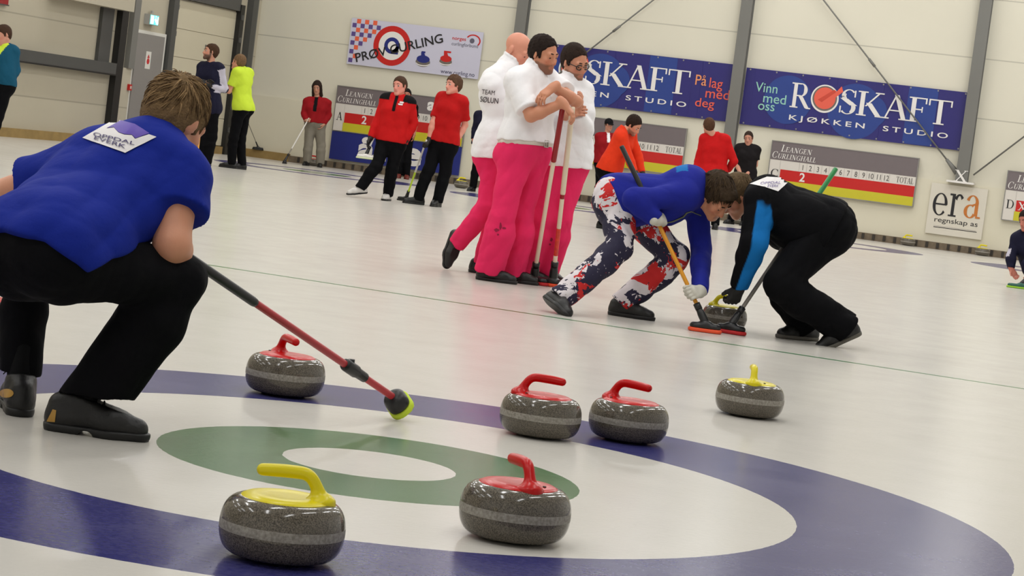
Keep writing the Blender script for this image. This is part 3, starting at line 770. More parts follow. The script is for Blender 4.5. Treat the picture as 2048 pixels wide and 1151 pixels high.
def hair_mat(c):
    if c not in HAIRM:
        m = mat('hair_%d_%d_%d' % c, srgb(*c), 0.75, noise=0.4, nscale=45, bump=0.6, bscale=150, spec=0.15); HAIRM[c] = m
    return HAIRM[c]

def hand_ops(S, wrist, d, n, thumb, curl, s=1.0, fat=1.0):
    d = nrm(d); n = nrm(n - d * (np.dot(n, d))); sd = np.cross(d, n) * thumb; fat *= 1.0
    for off, L in ((-0.026, .080), (-0.008, .088), (0.012, .09), (0.028, .084)):
        S.cone(wrist + sd * off * 0.55 * s + d * 0.01 * s, wrist + sd * off * s + d * L * s, 0.019 * s * fat, 0.0145 * s * fat, 0.012)
    S.cone(wrist - d * .03, wrist + d * .02, .027 * s * fat, .026 * s * fat, .02)
    for off, L, r, c in ((0.031, .074, .0092, .9), (0.011, .083, .0095, 1.0), (-0.010, .077, .0092, 1.05), (-0.029, .060, .0082, 1.12)):
        p = wrist + sd * off * s + d * .088 * s; ang = 0.0
        dd = nrm(d + sd * off * 2.0)
        for frac, kk in ((.44, .75), (.32, 1.1), (.24, .8)):
            ang += curl * c * kk; v = dd * math.cos(ang) + n * math.sin(ang)
            q = p + v * L * frac * s; S.cone(p, q, r * s * fat, r * .93 * s * fat, 0.004); p = q
    tb = wrist + d * .028 * s + sd * .026 * s + n * .008
    v1 = nrm(d * .70 + sd * .62 + n * .40); v2 = nrm(d * .85 + sd * (.1 if curl > .7 else .4) + n * (.75 if curl > .7 else .35))
    S.cone(tb, tb + v1 * .042 * s, .0145 * s * fat, .0115 * s * fat, .010); S.cone(tb + v1 * .042 * s, tb + (v1 * .042 + v2 * .034) * s, .0112 * s * fat, .0098 * s * fat, .004)

def head_frame(yaw, pitch, roll):
    """columns: person's left, front, up"""
    F = RH * math.sin(yaw) - FH * math.cos(yaw); Lx = RH * math.cos(yaw) + FH * math.sin(yaw); U = ZU.copy()
    F2 = F * math.cos(pitch) - U * math.sin(pitch); U2 = U * math.cos(pitch) + F * math.sin(pitch)
    L3 = Lx * math.cos(roll) + U2 * math.sin(roll); U3 = U2 * math.cos(roll) - Lx * math.sin(roll)
    return np.stack([L3, F2, U3], 1)

def head_ops(S, c, R, s, fine=True, ear=True):
    P = lambda x, y, z: c + R @ (np.array([x, y, z]) * s)
    E = lambda p, r, k: S.ell(P(*p), np.array(r) * s, R, k)
    E((0, -.012, .032), (.074, .096, .086), .02)
    E((0, .022, -.030), (.061, .070, .082), .03)
    for sx in (-1, 1): S.cone(P(sx * .050, .000, -.055), P(sx * .014, .070, -.098), .022 * s, .019 * s, .03)
    S.cone(P(-.010, .080, -.102), P(.010, .080, -.102), .017 * s, .017 * s, .02)
    E((0, .062, -.055), (.034, .032, .040), .025)
    if ear:
        for sx in (-1, 1):
            a = .35; M = R @ np.array([[math.cos(a), sx * math.sin(a), 0], [-sx * math.sin(a), math.cos(a), 0], [0, 0, 1.0]])
            S.ell(P(sx * .078, -.012, -.004), np.array((.009, .020, .033)) * s, M, .008)
    if fine:
        for sx in (-1, 1): E((sx * .040, .060, -.028), (.026, .026, .024), .025)
        S.cone(P(-.038, .078, .020), P(.038, .078, .020), .015 * s, .015 * s, .012)
        for sx in (-1, 1): S.cutell(P(sx * .032, .100, .000), np.array((.019, .016, .0125)) * s, R, .012)
        for sx in (-1, 1):
            S.cone(P(sx * .019, .086, .002), P(sx * .032, .0905, .0095), .0045 * s, .0050 * s, .006); S.cone(P(sx * .032, .0905, .0095), P(sx * .046, .080, .002), .0050 * s, .0045 * s, .006)
            S.cone(P(sx * .022, .085, -.008), P(sx * .043, .081, -.008), .0042 * s, .0042 * s, .006)
    S.cone(P(0, .088, .008), P(0, .108, -.034), .010 * s, .0135 * s, .012)
    for sx in (-1, 1): S.cone(P(sx * .011, .096, -.038), P(sx * .013, .092, -.040), .0085 * s, .0085 * s, .007)
    if fine:
        S.cone(P(-.020, .090, -.064), P(.020, .090, -.064), .0075 * s, .0075 * s, .005); S.cone(P(-.017, .089, -.076), P(.017, .089, -.076), .0085 * s, .0085 * s, .005)

def two_tone(a, b):
    n = a.name + '_and_' + b.name
    if n in MATS: return MATS[n]
    m = a.copy(); m.name = n; nt = m.node_tree; L = nt.links; bs = nt.nodes['Principled BSDF']
    src = bs.inputs['Base Color'].links[0].from_socket; c = b.node_tree.nodes['Principled BSDF'].inputs['Base Color'].default_value[:]
    at_ = nt.nodes.new('ShaderNodeAttribute'); at_.attribute_name = 'panel'
    mx = nt.nodes.new('ShaderNodeMix'); mx.data_type = 'RGBA'; L.new(at_.outputs['Fac'], mx.inputs[0]); L.new(src, mx.inputs[6]); mx.inputs[7].default_value = c; L.new(mx.outputs[2], bs.inputs['Base Color'])
    MATS[n] = m
    return m
def person(name_label, group=None, **k):
    """k: pose given as seen points (px, py, offset in distance from the base distance D)"""
    D = k['D']; hs = k.get('h', 1.0); vox = k.get('vox', .007); fat = k.get('fat', 1.0)
    def P(t):
        return np.asarray(t, float) if isinstance(t, np.ndarray) else at(t[0], t[1], D + (t[2] if len(t) > 2 else 0.0))
    base = k['base'] if 'base' in k else ground(*k['foot'])
    base = np.array([base[0], base[1], 0.0])
    root = empty('person', base, name_label, 'person', group)
    PT = {'root': root, 'base': base}
    pel, ch = P(k['pel']), P(k['ch'])
    py_, cy_ = math.radians(k['pyaw']), math.radians(k['cyaw'])
    Lp = RH * math.cos(py_) + FH * math.sin(py_); Lc = RH * math.cos(cy_) + FH * math.sin(cy_)
    up = nrm(ch - pel)
    Lp = nrm(Lp - up * (Lp @ up) * .5); Lc = nrm(Lc - up * (Lc @ up))
    front_c = np.cross(Lc, up); front_p = nrm(np.cross(Lp, up))
    sw = k.get('sw', .168) * hs; ar = k.get('armr', 1.0); hw = .09 * hs
    sh = {'L': P(k['shL']) if 'shL' in k else ch + Lc * sw, 'R': P(k['shR']) if 'shR' in k else ch - Lc * sw}
    hip = {'L': P(k['hipL']) if 'hipL' in k else pel + Lp * hw, 'R': P(k['hipR']) if 'hipR' in k else pel - Lp * hw}
    hc = P(k['head']); HR = head_frame(*[math.radians(a) for a in k['hrot']]); s = k.get('hsz', 1.0) * hs
    neck = ch + up * .055 * hs + front_c * .012
    if 'neck' in k: neck = P(k['neck'])
    # ---- joints
    arm, leg = {}, {}
    for sd in 'LR':
        e = P(k['el' + sd]); w = P(k['wr' + sd]) if not ('grip' + sd in k) else None
        tip = None; sg = 1 if sd == 'L' else -1
        if w is None:                   # hand closed round a shaft: (point, axis, palm side)
            gp, ax_, side = k['grip' + sd]; ax_ = nrm(ax_)
            dd = gp - e; dd = nrm(dd - ax_ * (dd @ ax_)); nn = np.cross(ax_, dd); nn = nrm(nn) * side
            w = gp - nn * .030 * hs - dd * .062 * hs
            arm[sd] = (e, w, dd, nn, 1.15)
        else:
            tip = P(k['ha' + sd]); dd = nrm(tip - w)
            nn = k.get('palm' + sd); nn = (nn[0] * RH + nn[1] * FH + nn[2] * ZU) if nn is not None else (-Lc * sg * .6 + front_c * .2)
            arm[sd] = (e, w, dd, nn, k.get('curl' + sd, .38))
        kn = P(k['kn' + sd]); an = P(k['an' + sd]); toe = P(k['to' + sd])
        tilt = k.get('tilt' + sd, False)
        if not tilt:
            an = an.copy(); an[2] = .088 * hs; fw = toe - an; fw[2] = 0; fw = nrm(fw); fu = ZU
        else:
            fw = nrm(toe - an); fu = nrm((kn - an) - fw * ((kn - an) @ fw))
        leg[sd] = (kn, an, fw, fu)
    if k.get('debug'):
        for sd in 'LR':
            print(name_label[:28], sd, 'uarm %.2f farm %.2f thigh %.2f shin %.2f torso %.2f' % (np.linalg.norm(arm[sd][0]-sh[sd]), np.linalg.norm(arm[sd][1]-arm[sd][0]), np.linalg.norm(leg[sd][0]-hip[sd]), np.linalg.norm(leg[sd][1]-leg[sd][0]), np.linalg.norm(ch-pel)), 'hipz %.2f headz %.2f' % (pel[2], hc[2]))
    PT.update(sh=sh, hip=hip, arm=arm, leg=leg, pel=pel, ch=ch, hc=hc, HR=HR, up=up, front=front_c, Lc=Lc, neck=neck, s=s)
    def torso(S, g, k_=.05, belly=0.0):
        spine = pel * .45 + ch * .55
        for sd in 'LR':
            q = 1 if sd == 'L' else -1
            shi = neck - up * .07 * hs + (sh[sd] - neck + up * .07 * hs) * .72
            c1 = ch - up * .13 * hs + (sh[sd] - ch) * .46 + front_c * .02
            w1 = spine - up * .06 * hs + (Lc + Lp) * .5 * q * .072 * hs * fat + front_c * (.015 + belly)
            h1 = hip[sd] + up * .055 * hs
            S.cone(sh[sd], shi, .058 * hs + g, .066 * hs + g, k_)
            S.cone(shi, c1, .066 * hs + g, .104 * hs * fat + g, k_)
            S.cone(c1, w1, .104 * hs * fat + g, (.094 + belly * .5) * hs * fat + g, k_)
            S.cone(w1, h1, (.094 + belly * .5) * hs * fat + g, .102 * hs * fat + g, k_)
            S.cone(neck - up * .01, sh[sd] * .75 + neck * .25, .050 * hs + g * .6, .050 * hs + g, .04)
        S.cone(neck - up * .10, spine, .085 * hs + g, .09 * hs * fat + g, k_)
        if k.get('hump'): S.ell(ch - front_c * .045 + up * .02, np.array([.15, .085, .12]) * k['hump'] + g, np.stack([Lc, front_c, up], 1), .06)
    def arms(S, g, upto, sds='LR'):
        for sd in sds:
            e, w, dd, nn, cu = arm[sd]
            S.cone(sh[sd], e, .050 * hs * ar + g, .041 * hs * ar + g, .03)
            if upto == 'long':
                m = e * .72 + w * .28
                S.cone(e, m, .041 * hs * ar + g, .043 * hs * ar + g, .02); S.cone(m, w, .043 * hs + g, .029 * hs + g, .02)
    def legs(S, g, cuff=False, flare=.0):
        for sd in 'LR':
            kn, an, fw, fu = leg[sd]; q = 1 if sd == 'L' else -1
            hj = hip[sd]; lr = k.get('legr' + sd, 1.0)
            S.cone(hj, kn, .088 * hs * fat + g, .058 * hs * lr + g, .04)
            cd = nrm(an - kn); m = kn * .7 + an * .3 - np.cross(nrm(np.cross(cd, fw) + 1e-6), cd) * .012 * -1
            end = an - cd * .005 if not cuff else an + cd * k.get('cuff', .02) + fw * k.get('cuff_fw', 0.0)
            S.cone(kn, m, .056 * hs * lr + g, .055 * hs * lr + g * (1 + flare * lr), .03)
            S.cone(m, end, .055 * hs * lr + g * (1 + flare * lr), .040 * hs * lr + g * (1.3 + flare * lr * lr), .02, flat_b=cuff)
        S.ell(pel + up * .02, np.array([.15, .115, .12]) * hs * fat + g, np.stack([Lp, front_p, np.cross(Lp, front_p)], 1), .06)
        for sd in 'LR': S.ell(hip[sd] - front_p * .045 * hs - up * .02, np.array([.092, .092, .10]) * hs * fat + g, None, .05)
    # ---- body (one continuous skin)
    hcol = k.get('hair', (60, 44, 32)); sm = skin_mat(k.get('skin', (214, 156, 128)), hcol)
    S = Solid(); torso(S, -.006); legs(S, -.008); arms(S, 0, 'long')
    for sd in 'LR':
        e, w, dd, nn, cu = arm[sd]
        hand_ops(S, w, dd, nn, (1 if sd == 'R' else -1) * k.get('thumb' + sd, 1), cu, hs)
        kn, an, fw, fu = leg[sd]
        S.cone(an - fu * .03, an + fw * .12 - fu * .055, .035 * hs, .028 * hs, .02)
    S.cone(neck - up * .05, hc + HR @ (np.array([0, -.022, -.055]) * s), .060 * hs, .056 * s, .03)
    fine = vox <= .008
    head_ops(S, hc, HR, s, fine)
    beard = k.get('beard')
    hcol = k.get('hair', (60, 44, 32))
    body = solid_obj('body', S, vox, [sm], root, base)
    me = body.data; n = len(me.vertices); co = np.empty(n * 3, np.float32); me.vertices.foreach_get('co', co)
    Lh = (co.reshape(-1, 3) + base - hc) @ HR / s; x, y, z = np.abs(Lh[:, 0]), Lh[:, 1], Lh[:, 2]
    sst = lambda v, lo, hi: np.clip((v - lo) / (hi - lo), 0, 1)
    tint = np.zeros((n, 3), np.float32); near = np.linalg.norm(Lh, axis=1) < .165
    lipm = sst(.013 - np.abs(z + .070), 0, .005) * sst(.026 - x, 0, .006) * sst(y, .080, .086)
    if beard:
        bm_ = sst(-z, .040, .060) * sst(y, -.004, .012) * sst(z + .15, 0, .01)
        bm_ = np.maximum(bm_, sst(-z, -.004, .010) * sst(y, -.006, .004) * sst(.036 - y, 0, .010) * sst(x, .048, .056) * sst(z + .07, 0, .01))
        bm_ *= sst(np.hypot(x / .027, (z + .069) / .0125), .8, 1.15) * (1 - sst(z, -.052, -.040))  if beard == 1 else 1
        tint[:, 0] = bm_ * (.92 if beard == 2 else .62) * (1 - lipm)
    else: tint[:, 0] = 0
    tint[:, 1] = lipm * .55
    tint[:, 2] = .38 * np.maximum(sst(.03 - np.hypot(x - .045, z + .03), 0, .02) * sst(y, .03, .05), sst(.018 - np.hypot(x, z + .034), 0, .01) * sst(y, .09, .1))
    tint[~near] = 0
    la = me.attributes.new('tint', 'FLOAT_VECTOR', 'POINT'); la.data.foreach_set('vector', tint.ravel())
    if fine or k.get('face', True):
        for sx in (-1, 1):              # eyes and eyebrows
            c = hc + HR @ (np.array([sx * .0315, .0765 if fine else .0725, .0005]) * s); fw_ = HR @ nrm((k.get('gaze', 0.0), 1, -.12)); u1 = nrm(np.cross(fw_, HR[:, 2])); u2 = np.cross(u1, fw_)
            g_ = MB(); r_ = .0132 * s; vs, fs, mi = [], [], []
            for i in range(13):
                th = PI * i / 12
                for j in range(16):
                    ph = 2 * PI * j / 16; vs.append(c - base + r_ * (fw_ * math.cos(th) + (u1 * math.cos(ph) + u2 * math.sin(ph)) * math.sin(th)))
            for i in range(12):
                g_2 = [(i*16 + j, i*16 + (j+1) % 16, (i+1)*16 + (j+1) % 16, (i+1)*16 + j) for j in range(16)]
                for q in g_2: fs.append(q); mi.append(1 if i < 3 else 0)
            n0 = len(g_.v); g_.v += [tuple(p) for p in vs]
            for q, m_ in zip(fs, mi): g_.f.append(q); g_.m.append(m_); g_.sm.append(True)
            g_.build('eye', [m_eye, m_iris], body)
            S = Solid(); B_ = lambda a, b_, c_: hc + HR @ (np.array([a, b_, c_]) * s)
            S.chain([B_(sx * .014, .0935, .0275), B_(sx * .031, .0915, .0305), B_(sx * .051, .0760, .0255)], [.0032 * s, .0036 * s, .0022 * s], .004)
            solid_obj('eyebrow', S, .0025, [hair_mat(hcol)], body, base)
    PT['body'] = body
    # ---- trousers
    pm = k['pants']; pg = k.get('baggy', .014)
    S = Solid()
    top_cut = pel + up * k.get('waist', .135) * hs
    for sd in 'LR': S.cone(hip[sd] + up * .03, hip[sd] * .9 + pel * .1 + up * .16 * hs, .104 * hs * fat + .006, .100 * hs * fat + .004, .05)
    S.cut(top_cut, up); legs(S, pg, True, k.get('flare', .3))
    for pc, pn in k.get('pcuts', ()): S.cut(pc, pn)
    S.noise(wrinkle(k.get('pw', .006), 40, k.get('seed', 1)))
    tr = solid_obj('trousers', S, max(vox, .007), pm if isinstance(pm, list) else [pm], root, base, k.get('pants_cls') and k['pants_cls'](PT)); PT['trousers'] = tr
    # ---- top
    tp = k['top']; g = tp.get('g', .016)
    S = Solid(); torso(S, g, .05, tp.get('belly', 0.0))
    for sd in 'LR': S.cone(hip[sd] + up * .10 * hs, hip[sd] - up * .02, .106 * hs * fat + g, .108 * hs * fat + g, .05)
    S.cone(pel + up * .1, pel - up * .02, .12 * hs * fat + g, .115 * hs * fat + g, .05)
    for sd in 'LR': S.ell(hip[sd] - front_p * .045 * hs - up * .02, np.array([.092, .092, .10]) * hs * fat + pg + tp.get('seat', .012), None, .05)
    S.ell(pel + up * .02, np.array([.15, .115, .12]) * hs * fat + pg + tp.get('seat', .012), np.stack([Lp, front_p, np.cross(Lp, front_p)], 1), .06)
    S.cut(pel + up * (.06 - tp.get('len', .06)) * hs + tp.get('hem_front', 0) * front_p, tp['hem_n'] if 'hem_n' in tp else -up + tp.get('hem_tilt', 0) * front_p)
    for pc, pn in tp.get('cuts', ()): S.cut(pc, pn)
    for sd in 'LR':
        e, w, dd, nn, cu = arm[sd]; gs = g * tp.get('sg', .8)
        if tp['sleeve'] == 'short':
            q = sh[sd] + (e - sh[sd]) * tp.get('sl' + sd, tp.get('sl', .62))
            S.cone(sh[sd], q, .054 * hs * ar + gs, .052 * hs * ar + gs * 1.3, .035, flat_b=True)
        else:
            S.cone(sh[sd], e, .052 * hs * ar + gs, .044 * hs * ar + gs, .035)
            m = e * .7 + w * .3; q = e + (w - e) * tp.get('sl', .97)
            S.cone(e, m, .044 * hs * ar + gs, .044 * hs * (ar * .5 + .5) + gs, .02); S.cone(m, q, .044 * hs * (ar * .5 + .5) + gs, .032 * hs + gs, .02, flat_b=True)
    S.noise(wrinkle(tp.get('w', .006), 42, k.get('seed', 1) + 5))
    # collar
    if tp.get('collar', True):
        cn = nrm(hc - neck) ; cc = neck + cn * .012
        u1 = nrm(np.cross(cn, front_c)); u2 = np.cross(u1, cn)
        R0 = .060 * hs
        for i in range(14):
            a, b2 = 2*PI*i/14, 2*PI*(i+1)/14
            f = lambda t: cc + R0 * (u1 * math.cos(t) + u2 * math.sin(t)) + front_c * .005
            S.cone(f(a), f(b2), .0125 + tp.get('ch', 0), .0125 + tp.get('ch', 0), .012)
            if tp.get('stand') and not (abs(((a + b2) / 2 - tp.get('open', PI/2)) ) < .5):
                hgt = cn * tp['stand'] - front_c * .004
                S.cone(f(a) + hgt * .5, f(b2) + hgt * .5, .009, .009, .015); S.cone(f(a) * 1.0 + hgt + (f(a) - cc) * .12, f(b2) + hgt + (f(b2) - cc) * .12, .007, .007, .015)
    tm = tp['mat']
    to = solid_obj(tp.get('name', 'shirt'), S, max(vox, .007), [two_tone(*tm)] if isinstance(tm, list) else [tm], root, base); PT['top'] = to
    if tp.get('cls'):
        n = len(to.data.vertices); co = np.empty(n * 3, np.float32); to.data.vertices.foreach_get('co', co)
        v = np.asarray(tp['cls'](PT)(co.reshape(-1, 3) + base), np.float32)
        la = to.data.attributes.new('panel', 'FLOAT', 'POINT'); la.data.foreach_set('value', np.clip(v, 0, 1))
    # ---- shoes
    for sd in 'LR':
        kn, an, fw, fu = leg[sd]; sv = np.cross(fw, fu); z = hs * k.get('shoe', 1.0)
        F_ = lambda x_, y_, h_: an + fw * x_ * z + sv * y_ * z - fu * (.088 * hs - h_ * z)
        S = Solid()
        S.cone(F_(-.050, 0, .040), F_(.10, .006, .040), .037 * z, .044 * z, .02); S.cone(F_(.10, .006, .038), F_(.168, .004, .030), .045 * z, .032 * z, .02)
        S.cone(F_(-.052, 0, .075), F_(-.050, 0, .035), .032 * z, .037 * z, .02); S.cone(F_(-.015, 0, .088), F_(-.01, 0, .05), .040 * z, .044 * z, .02)
        S.cone(F_(.010, 0, .088), F_(.095, .004, .050), .040 * z, .034 * z, .03)
        S.cut(F_(0, 0, .014), -fu); S.cut(F_(0, 0, .108), fu + fw * .25)
        so = solid_obj('shoe', S, min(vox, .0055) if fine else min(vox, .009), [k['shoes']], root, base); PT['shoe' + sd] = so
        S = Solid()
        S.cone(F_(-.050, 0, .016), F_(.10, .006, .016), .042 * z, .050 * z, .02); S.cone(F_(.10, .006, .016), F_(.172, .004, .016), .050 * z, .036 * z, .02)
        S.cut(F_(0, 0, .024), fu); S.cut(F_(0, 0, .0), -fu)
        if k.get('heelgap'): S.cutell(F_(.035, 0, .0), np.array([.024, .08, .017]) * z, np.stack([fw, sv, fu], 1), .003)
        solid_obj('sole', S, min(vox, .005) if fine else .008, [k.get('sole', k['shoes'])], so, base)
        if fine:
            g_ = MB()
            for j in range(5):
                x_ = .030 + .020 * j; h_ = .118 - .0125 * j
                p = F_(x_, .003, h_ + .004) - base
                g_.tube([F_(x_ - .004, -.026, h_ - .010) - base, p, F_(x_ + .008, .028, h_ - .012) - base], .0026 * z, 6)
            g_.tube([F_(.03, .0, .123) - base, F_(.045, -.03, .122) - base, F_(.06, -.045, .100) - base], .002 * z, 6); g_.tube([F_(.03, .0, .123) - base, F_(.05, .03, .120) - base, F_(.07, .046, .094) - base], .002 * z, 6)
            g_.build('laces', k.get('laces', m_lace), so)
    if fine:
        for sd in 'LR':
            kn, an, fw, fu = leg[sd]; S = Solid(); S.cone(kn * .35 + an * .65, an - fu * .01, .043 * hs, .040 * hs, .02)
            solid_obj('sock', S, .006, [m_sock], root, base)
    # ---- gloves
    for sd in k.get('gloves', ''):
        e, w, dd, nn, cu = arm[sd]; S = Solid()
        hand_ops(S, w, dd, nn, (1 if sd == 'R' else -1) * k.get('thumb' + sd, 1), cu, hs, 1.16)
        S.cone(w - nrm(w - e) * .045, w + dd * .01, .036 * hs, .032 * hs, .015, flat_a=True)
        solid_obj('glove', S, .0042 if fine else min(vox, .008), [k['glove_mat']], root, base)
    # ---- hair
    hk = k.get('hk', 'short')
    if hk != 'bald':
        t = k.get('hthick', .012); S = Solid(); PT['hl'] = k.get('hairline', .086); PT['ht'] = t; PT['hs'] = k.get('hslope', (PT['hl'] + .012) / .085)
        Q = lambda x, y, z: hc + HR @ (np.array([x, y, z]) * s)
        S.ell(Q(0, -.014 - t * .75, .034), (np.array([.0745, .096, .086]) + np.array([t * .62, t, t])) * s, HR, .02)
        S.ell(Q(0, -.035, -.005), (np.array([.070, .072, .080]) + t * .6) * s, HR, .03)
        if k.get('fringe'): S.ell(Q(0, .050, .082), np.array([.060, .045, .032]) * s, HR, .03)
        hl = k.get('hairline', .086)
        sl_ = k.get('hslope', (hl + .012) / .085); S.cut(Q(0, .086, hl), HR @ nrm(np.array([0, sl_, -1.0])))
        if hk == 'long':
            for sx in (-1, 1): S.cone(Q(sx * .062, .005, .03), Q(sx * .075, .015, -.16), .038 * s, .034 * s, .03)
            S.cone(Q(0, -.06, .02), Q(0, -.065, -.17), .06 * s, .06 * s, .04)
        for sx in (-1, 1): S.cone(Q(sx * .070, .018, .03), Q(sx * .072, .020, -.012), .012 * s, .008 * s, .008)
        S.noise(wrinkle(k.get('hn', .004), k.get('hf', 170), k.get('seed', 1) + 9, (1, 1, .35)))
        PT['hairo'] = solid_obj('hair', S, min(vox, .007), [hair_mat(hcol)], root, base)
    return PT

def cap_obj(PT, m):
    S = Solid(); Q = lambda x, y, z: PT['hc'] + PT['HR'] @ (np.array([x, y, z]) * PT['s'])
    S.ell(Q(0, -.014, .040), np.array([.092, .112, .096]) * PT['s'], PT['HR'], .02); S.cut(Q(0, 0, .025), PT['HR'] @ np.array([0, .12, -1.0]))
    S.ell(Q(0, .115, .030), np.array([.065, .065, .010]) * PT['s'], PT['HR'], .01)
    solid_obj('cap', S, .007, [m], PT['root'], PT['base'])

def patch(PT, target, polys, name, mats, off=.006, step=6.0, parent=None):
    """thin printed patch lying on a garment; polys = list of (material index, polygon in pixels, height)"""
    o = target; me = o.data
    bv = BVHTree.FromPolygons([v.co + Vector(PT['base']) for v in me.vertices], [tuple(p.vertices) for p in me.polygons])
    bm = bmesh.new()
    for mi, poly, h in polys:
        vs = [bm.verts.new((x, y, 0)) for x, y in poly]
        f = bm.faces.new(vs); f.material_index = mi; f.normal_update()
        lay = (mi, h)
        bm.faces.ensure_lookup_table()
        f.tag = False
        xs = [p[0] for p in poly]; ys = [p[1] for p in poly]
        tri = bmesh.ops.triangulate(bm, faces=[f])['faces'] if len(poly) > 3 else [f]
        geom = list({e for t in tri for e in (list(t.edges) + list(t.verts))}) + tri
        for axis, lo, hi in ((0, min(xs), max(xs)), (1, min(ys), max(ys))):
            n = int((hi - lo) / step)
            for i in range(1, n + 1):
                c = [0, 0, 0]; c[axis] = lo + i * (hi - lo) / (n + 1); nn = [0, 0, 0]; nn[axis] = 1
                r = bmesh.ops.bisect_plane(bm, geom=geom, plane_co=c, plane_no=nn)
                geom = [g for g in r['geom'] if g.is_valid]
                fs = set(g for g in geom if isinstance(g, bmesh.types.BMFace))
                geom = list(set(geom))
        for g in geom:
            if isinstance(g, bmesh.types.BMVert):
                d = ray(g.co.x, g.co.y); hit = bv.ray_cast(Vector(CAMP), Vector(nrm(d)))
                if hit[0] is not None:
                    q = hit[0] + hit[1] * h; g.co = q - Vector(PT['base'])
                else: g.co = Vector((0, 0, -99))
    bad = [v for v in bm.verts if v.co.z < -50]
    bmesh.ops.delete(bm, geom=bad, context='VERTS')
    me2 = bpy.data.meshes.new(name); bm.to_mesh(me2); bm.free()
    for p in me2.polygons: p.use_smooth = True
    r = link_mesh(name, me2, mats, parent or PT['root'])
    return r
def textpolys(body, mi, p0, p1, hvec, h, weight=.02):
    """letter faces running from pixel p0 to p1, with height vector hvec (pixels)"""
    (vs, fs) = text2d(body, weight); lo, hi = vs.min(0), vs.max(0); w = (vs - lo) / (hi - lo)
    p0, p1, hv = map(np.array, (p0, p1, hvec))
    pts = p0 + w[:, :1] * (p1 - p0) + w[:, 1:] * hv
    return [(mi, [tuple(pts[i]) for i in f], h) for f in fs]
# ================================================================ curling stones
def granite():
    m = bpy.data.materials.new('speckled_granite'); m.use_nodes = True
    nt = m.node_tree; L = nt.links; N = nt.nodes.new; b = nt.nodes['Principled BSDF']
    tc = N('ShaderNodeTexCoord'); sp = N('ShaderNodeSeparateXYZ'); L.new(tc.outputs['Object'], sp.inputs[0])
    n = N('ShaderNodeTexNoise'); n.inputs['Scale'].default_value = 330; n.inputs['Detail'].default_value = 3; L.new(tc.outputs['Object'], n.inputs['Vector'])
    cr = N('ShaderNodeValToRGB'); L.new(n.outputs['Fac'], cr.inputs[0])
    e = cr.color_ramp.elements; e[0].position = .34; e[0].color = srgb(56, 51, 43); e[1].position = .69; e[1].color = srgb(122, 114, 101)
    n2 = N('ShaderNodeTexNoise'); n2.inputs['Scale'].default_value = 140; n2.inputs['Detail'].default_value = 2; L.new(tc.outputs['Object'], n2.inputs['Vector'])
    cr2 = N('ShaderNodeValToRGB'); L.new(n2.outputs['Fac'], cr2.inputs[0])
    e = cr2.color_ramp.elements; e[0].position = .3; e[0].color = srgb(122, 117, 108); e[1].position = .7; e[1].color = srgb(164, 159, 149)
    c = N('ShaderNodeMath'); c.operation = 'COMPARE'; c.inputs[1].default_value = .073; c.inputs[2].default_value = .0105; L.new(sp.outputs['Z'], c.inputs[0])
    mx = N('ShaderNodeMix'); mx.data_type = 'RGBA'; L.new(c.outputs[0], mx.inputs[0]); L.new(cr.outputs[0], mx.inputs[6]); L.new(cr2.outputs[0], mx.inputs[7]); L.new(mx.outputs[2], b.inputs['Base Color'])
    r = N('ShaderNodeMath'); r.operation = 'MULTIPLY_ADD'; L.new(c.outputs[0], r.inputs[0]); r.inputs[1].default_value = .4; r.inputs[2].default_value = .12; L.new(r.outputs[0], b.inputs['Roughness'])
    return m
m_granite = granite()
m_cap_red = mat('stone_cap_red', srgb(196, 8, 10), 0.28, spec=.32, noise=.04); m_cap_yel = mat('stone_cap_yellow', srgb(222, 206, 16), 0.3, spec=.35, noise=.04)
m_screw = mat('dark_screw', srgb(50, 36, 26), 0.5)
PROTO = {}
def stone_parts(colour, root):
    R = .1385
    prof = [(.055, .002), (.070, .0), (.078, .003)]
    for i in range(25):                 # rounded flank
        a = -PI/2 * .98 + i * PI * .98 / 24
        ca, sa = math.cos(a), math.sin(a)
        prof.append((.080 + (R - .080) * abs(ca) ** .62, .071 + .0650 * (abs(sa) ** .95) * (1 if sa > 0 else -1)))
    prof.append((.08, .1365))
    g = MB(); g.lathe(prof, 64); g.build('granite_body', m_granite, root)
    cm = m_cap_red if colour == 'red' else m_cap_yel
    g = MB(); g.lathe([(.098, .125), (.1005, .1300), (.098, .1355), (.088, .1405), (.062, .1440), (.052, .1425), (.030, .1418), (.01, .1418)], 64); cap = g.build('cap', cm, root)
    S = Solid()
    pts = [(.084, 0, .132), (.074, 0, .148), (.064, 0, .168), (.051, 0, .186), (.034, 0, .1945), (0, 0, .1950), (-.030, 0, .1935), (-.058, 0, .1915)]
    rs = [.024, .0170, .0140, .0138, .0142, .0146, .0144, .0136]
    A = np.array([p + (r,) for p, r in zip(pts, rs)]); A = np.vstack([2 * A[0] - A[1], A, 2 * A[-1] - A[-2]]); C = []
    for i in range(1, len(A) - 2):      # smooth curve through the points
        for t in np.linspace(0, 1, 6)[:-1]: C.append(.5 * (2*A[i] + (A[i+1] - A[i-1]) * t + (2*A[i-1] - 5*A[i] + 4*A[i+1] - A[i+2]) * t*t + (3*A[i] - A[i-1] - 3*A[i+1] + A[i+2]) * t**3))
    C.append(A[-2])
    for p, q in zip(C[:-1], C[1:]): S.cone(p[:3], q[:3], p[3], q[3], 0)
    S.ell((.070, 0, .137), (.030, .036, .009), None, .022)
    solid_obj('handle', S, .0035, [cm], root, np.zeros(3))
    g = MB(); g.lathe([(.0045, .1400), (.0045, .1452), (.001, .1453)], 12, 0, (.055, .046, 0)); g.build('screw', m_screw, cap)
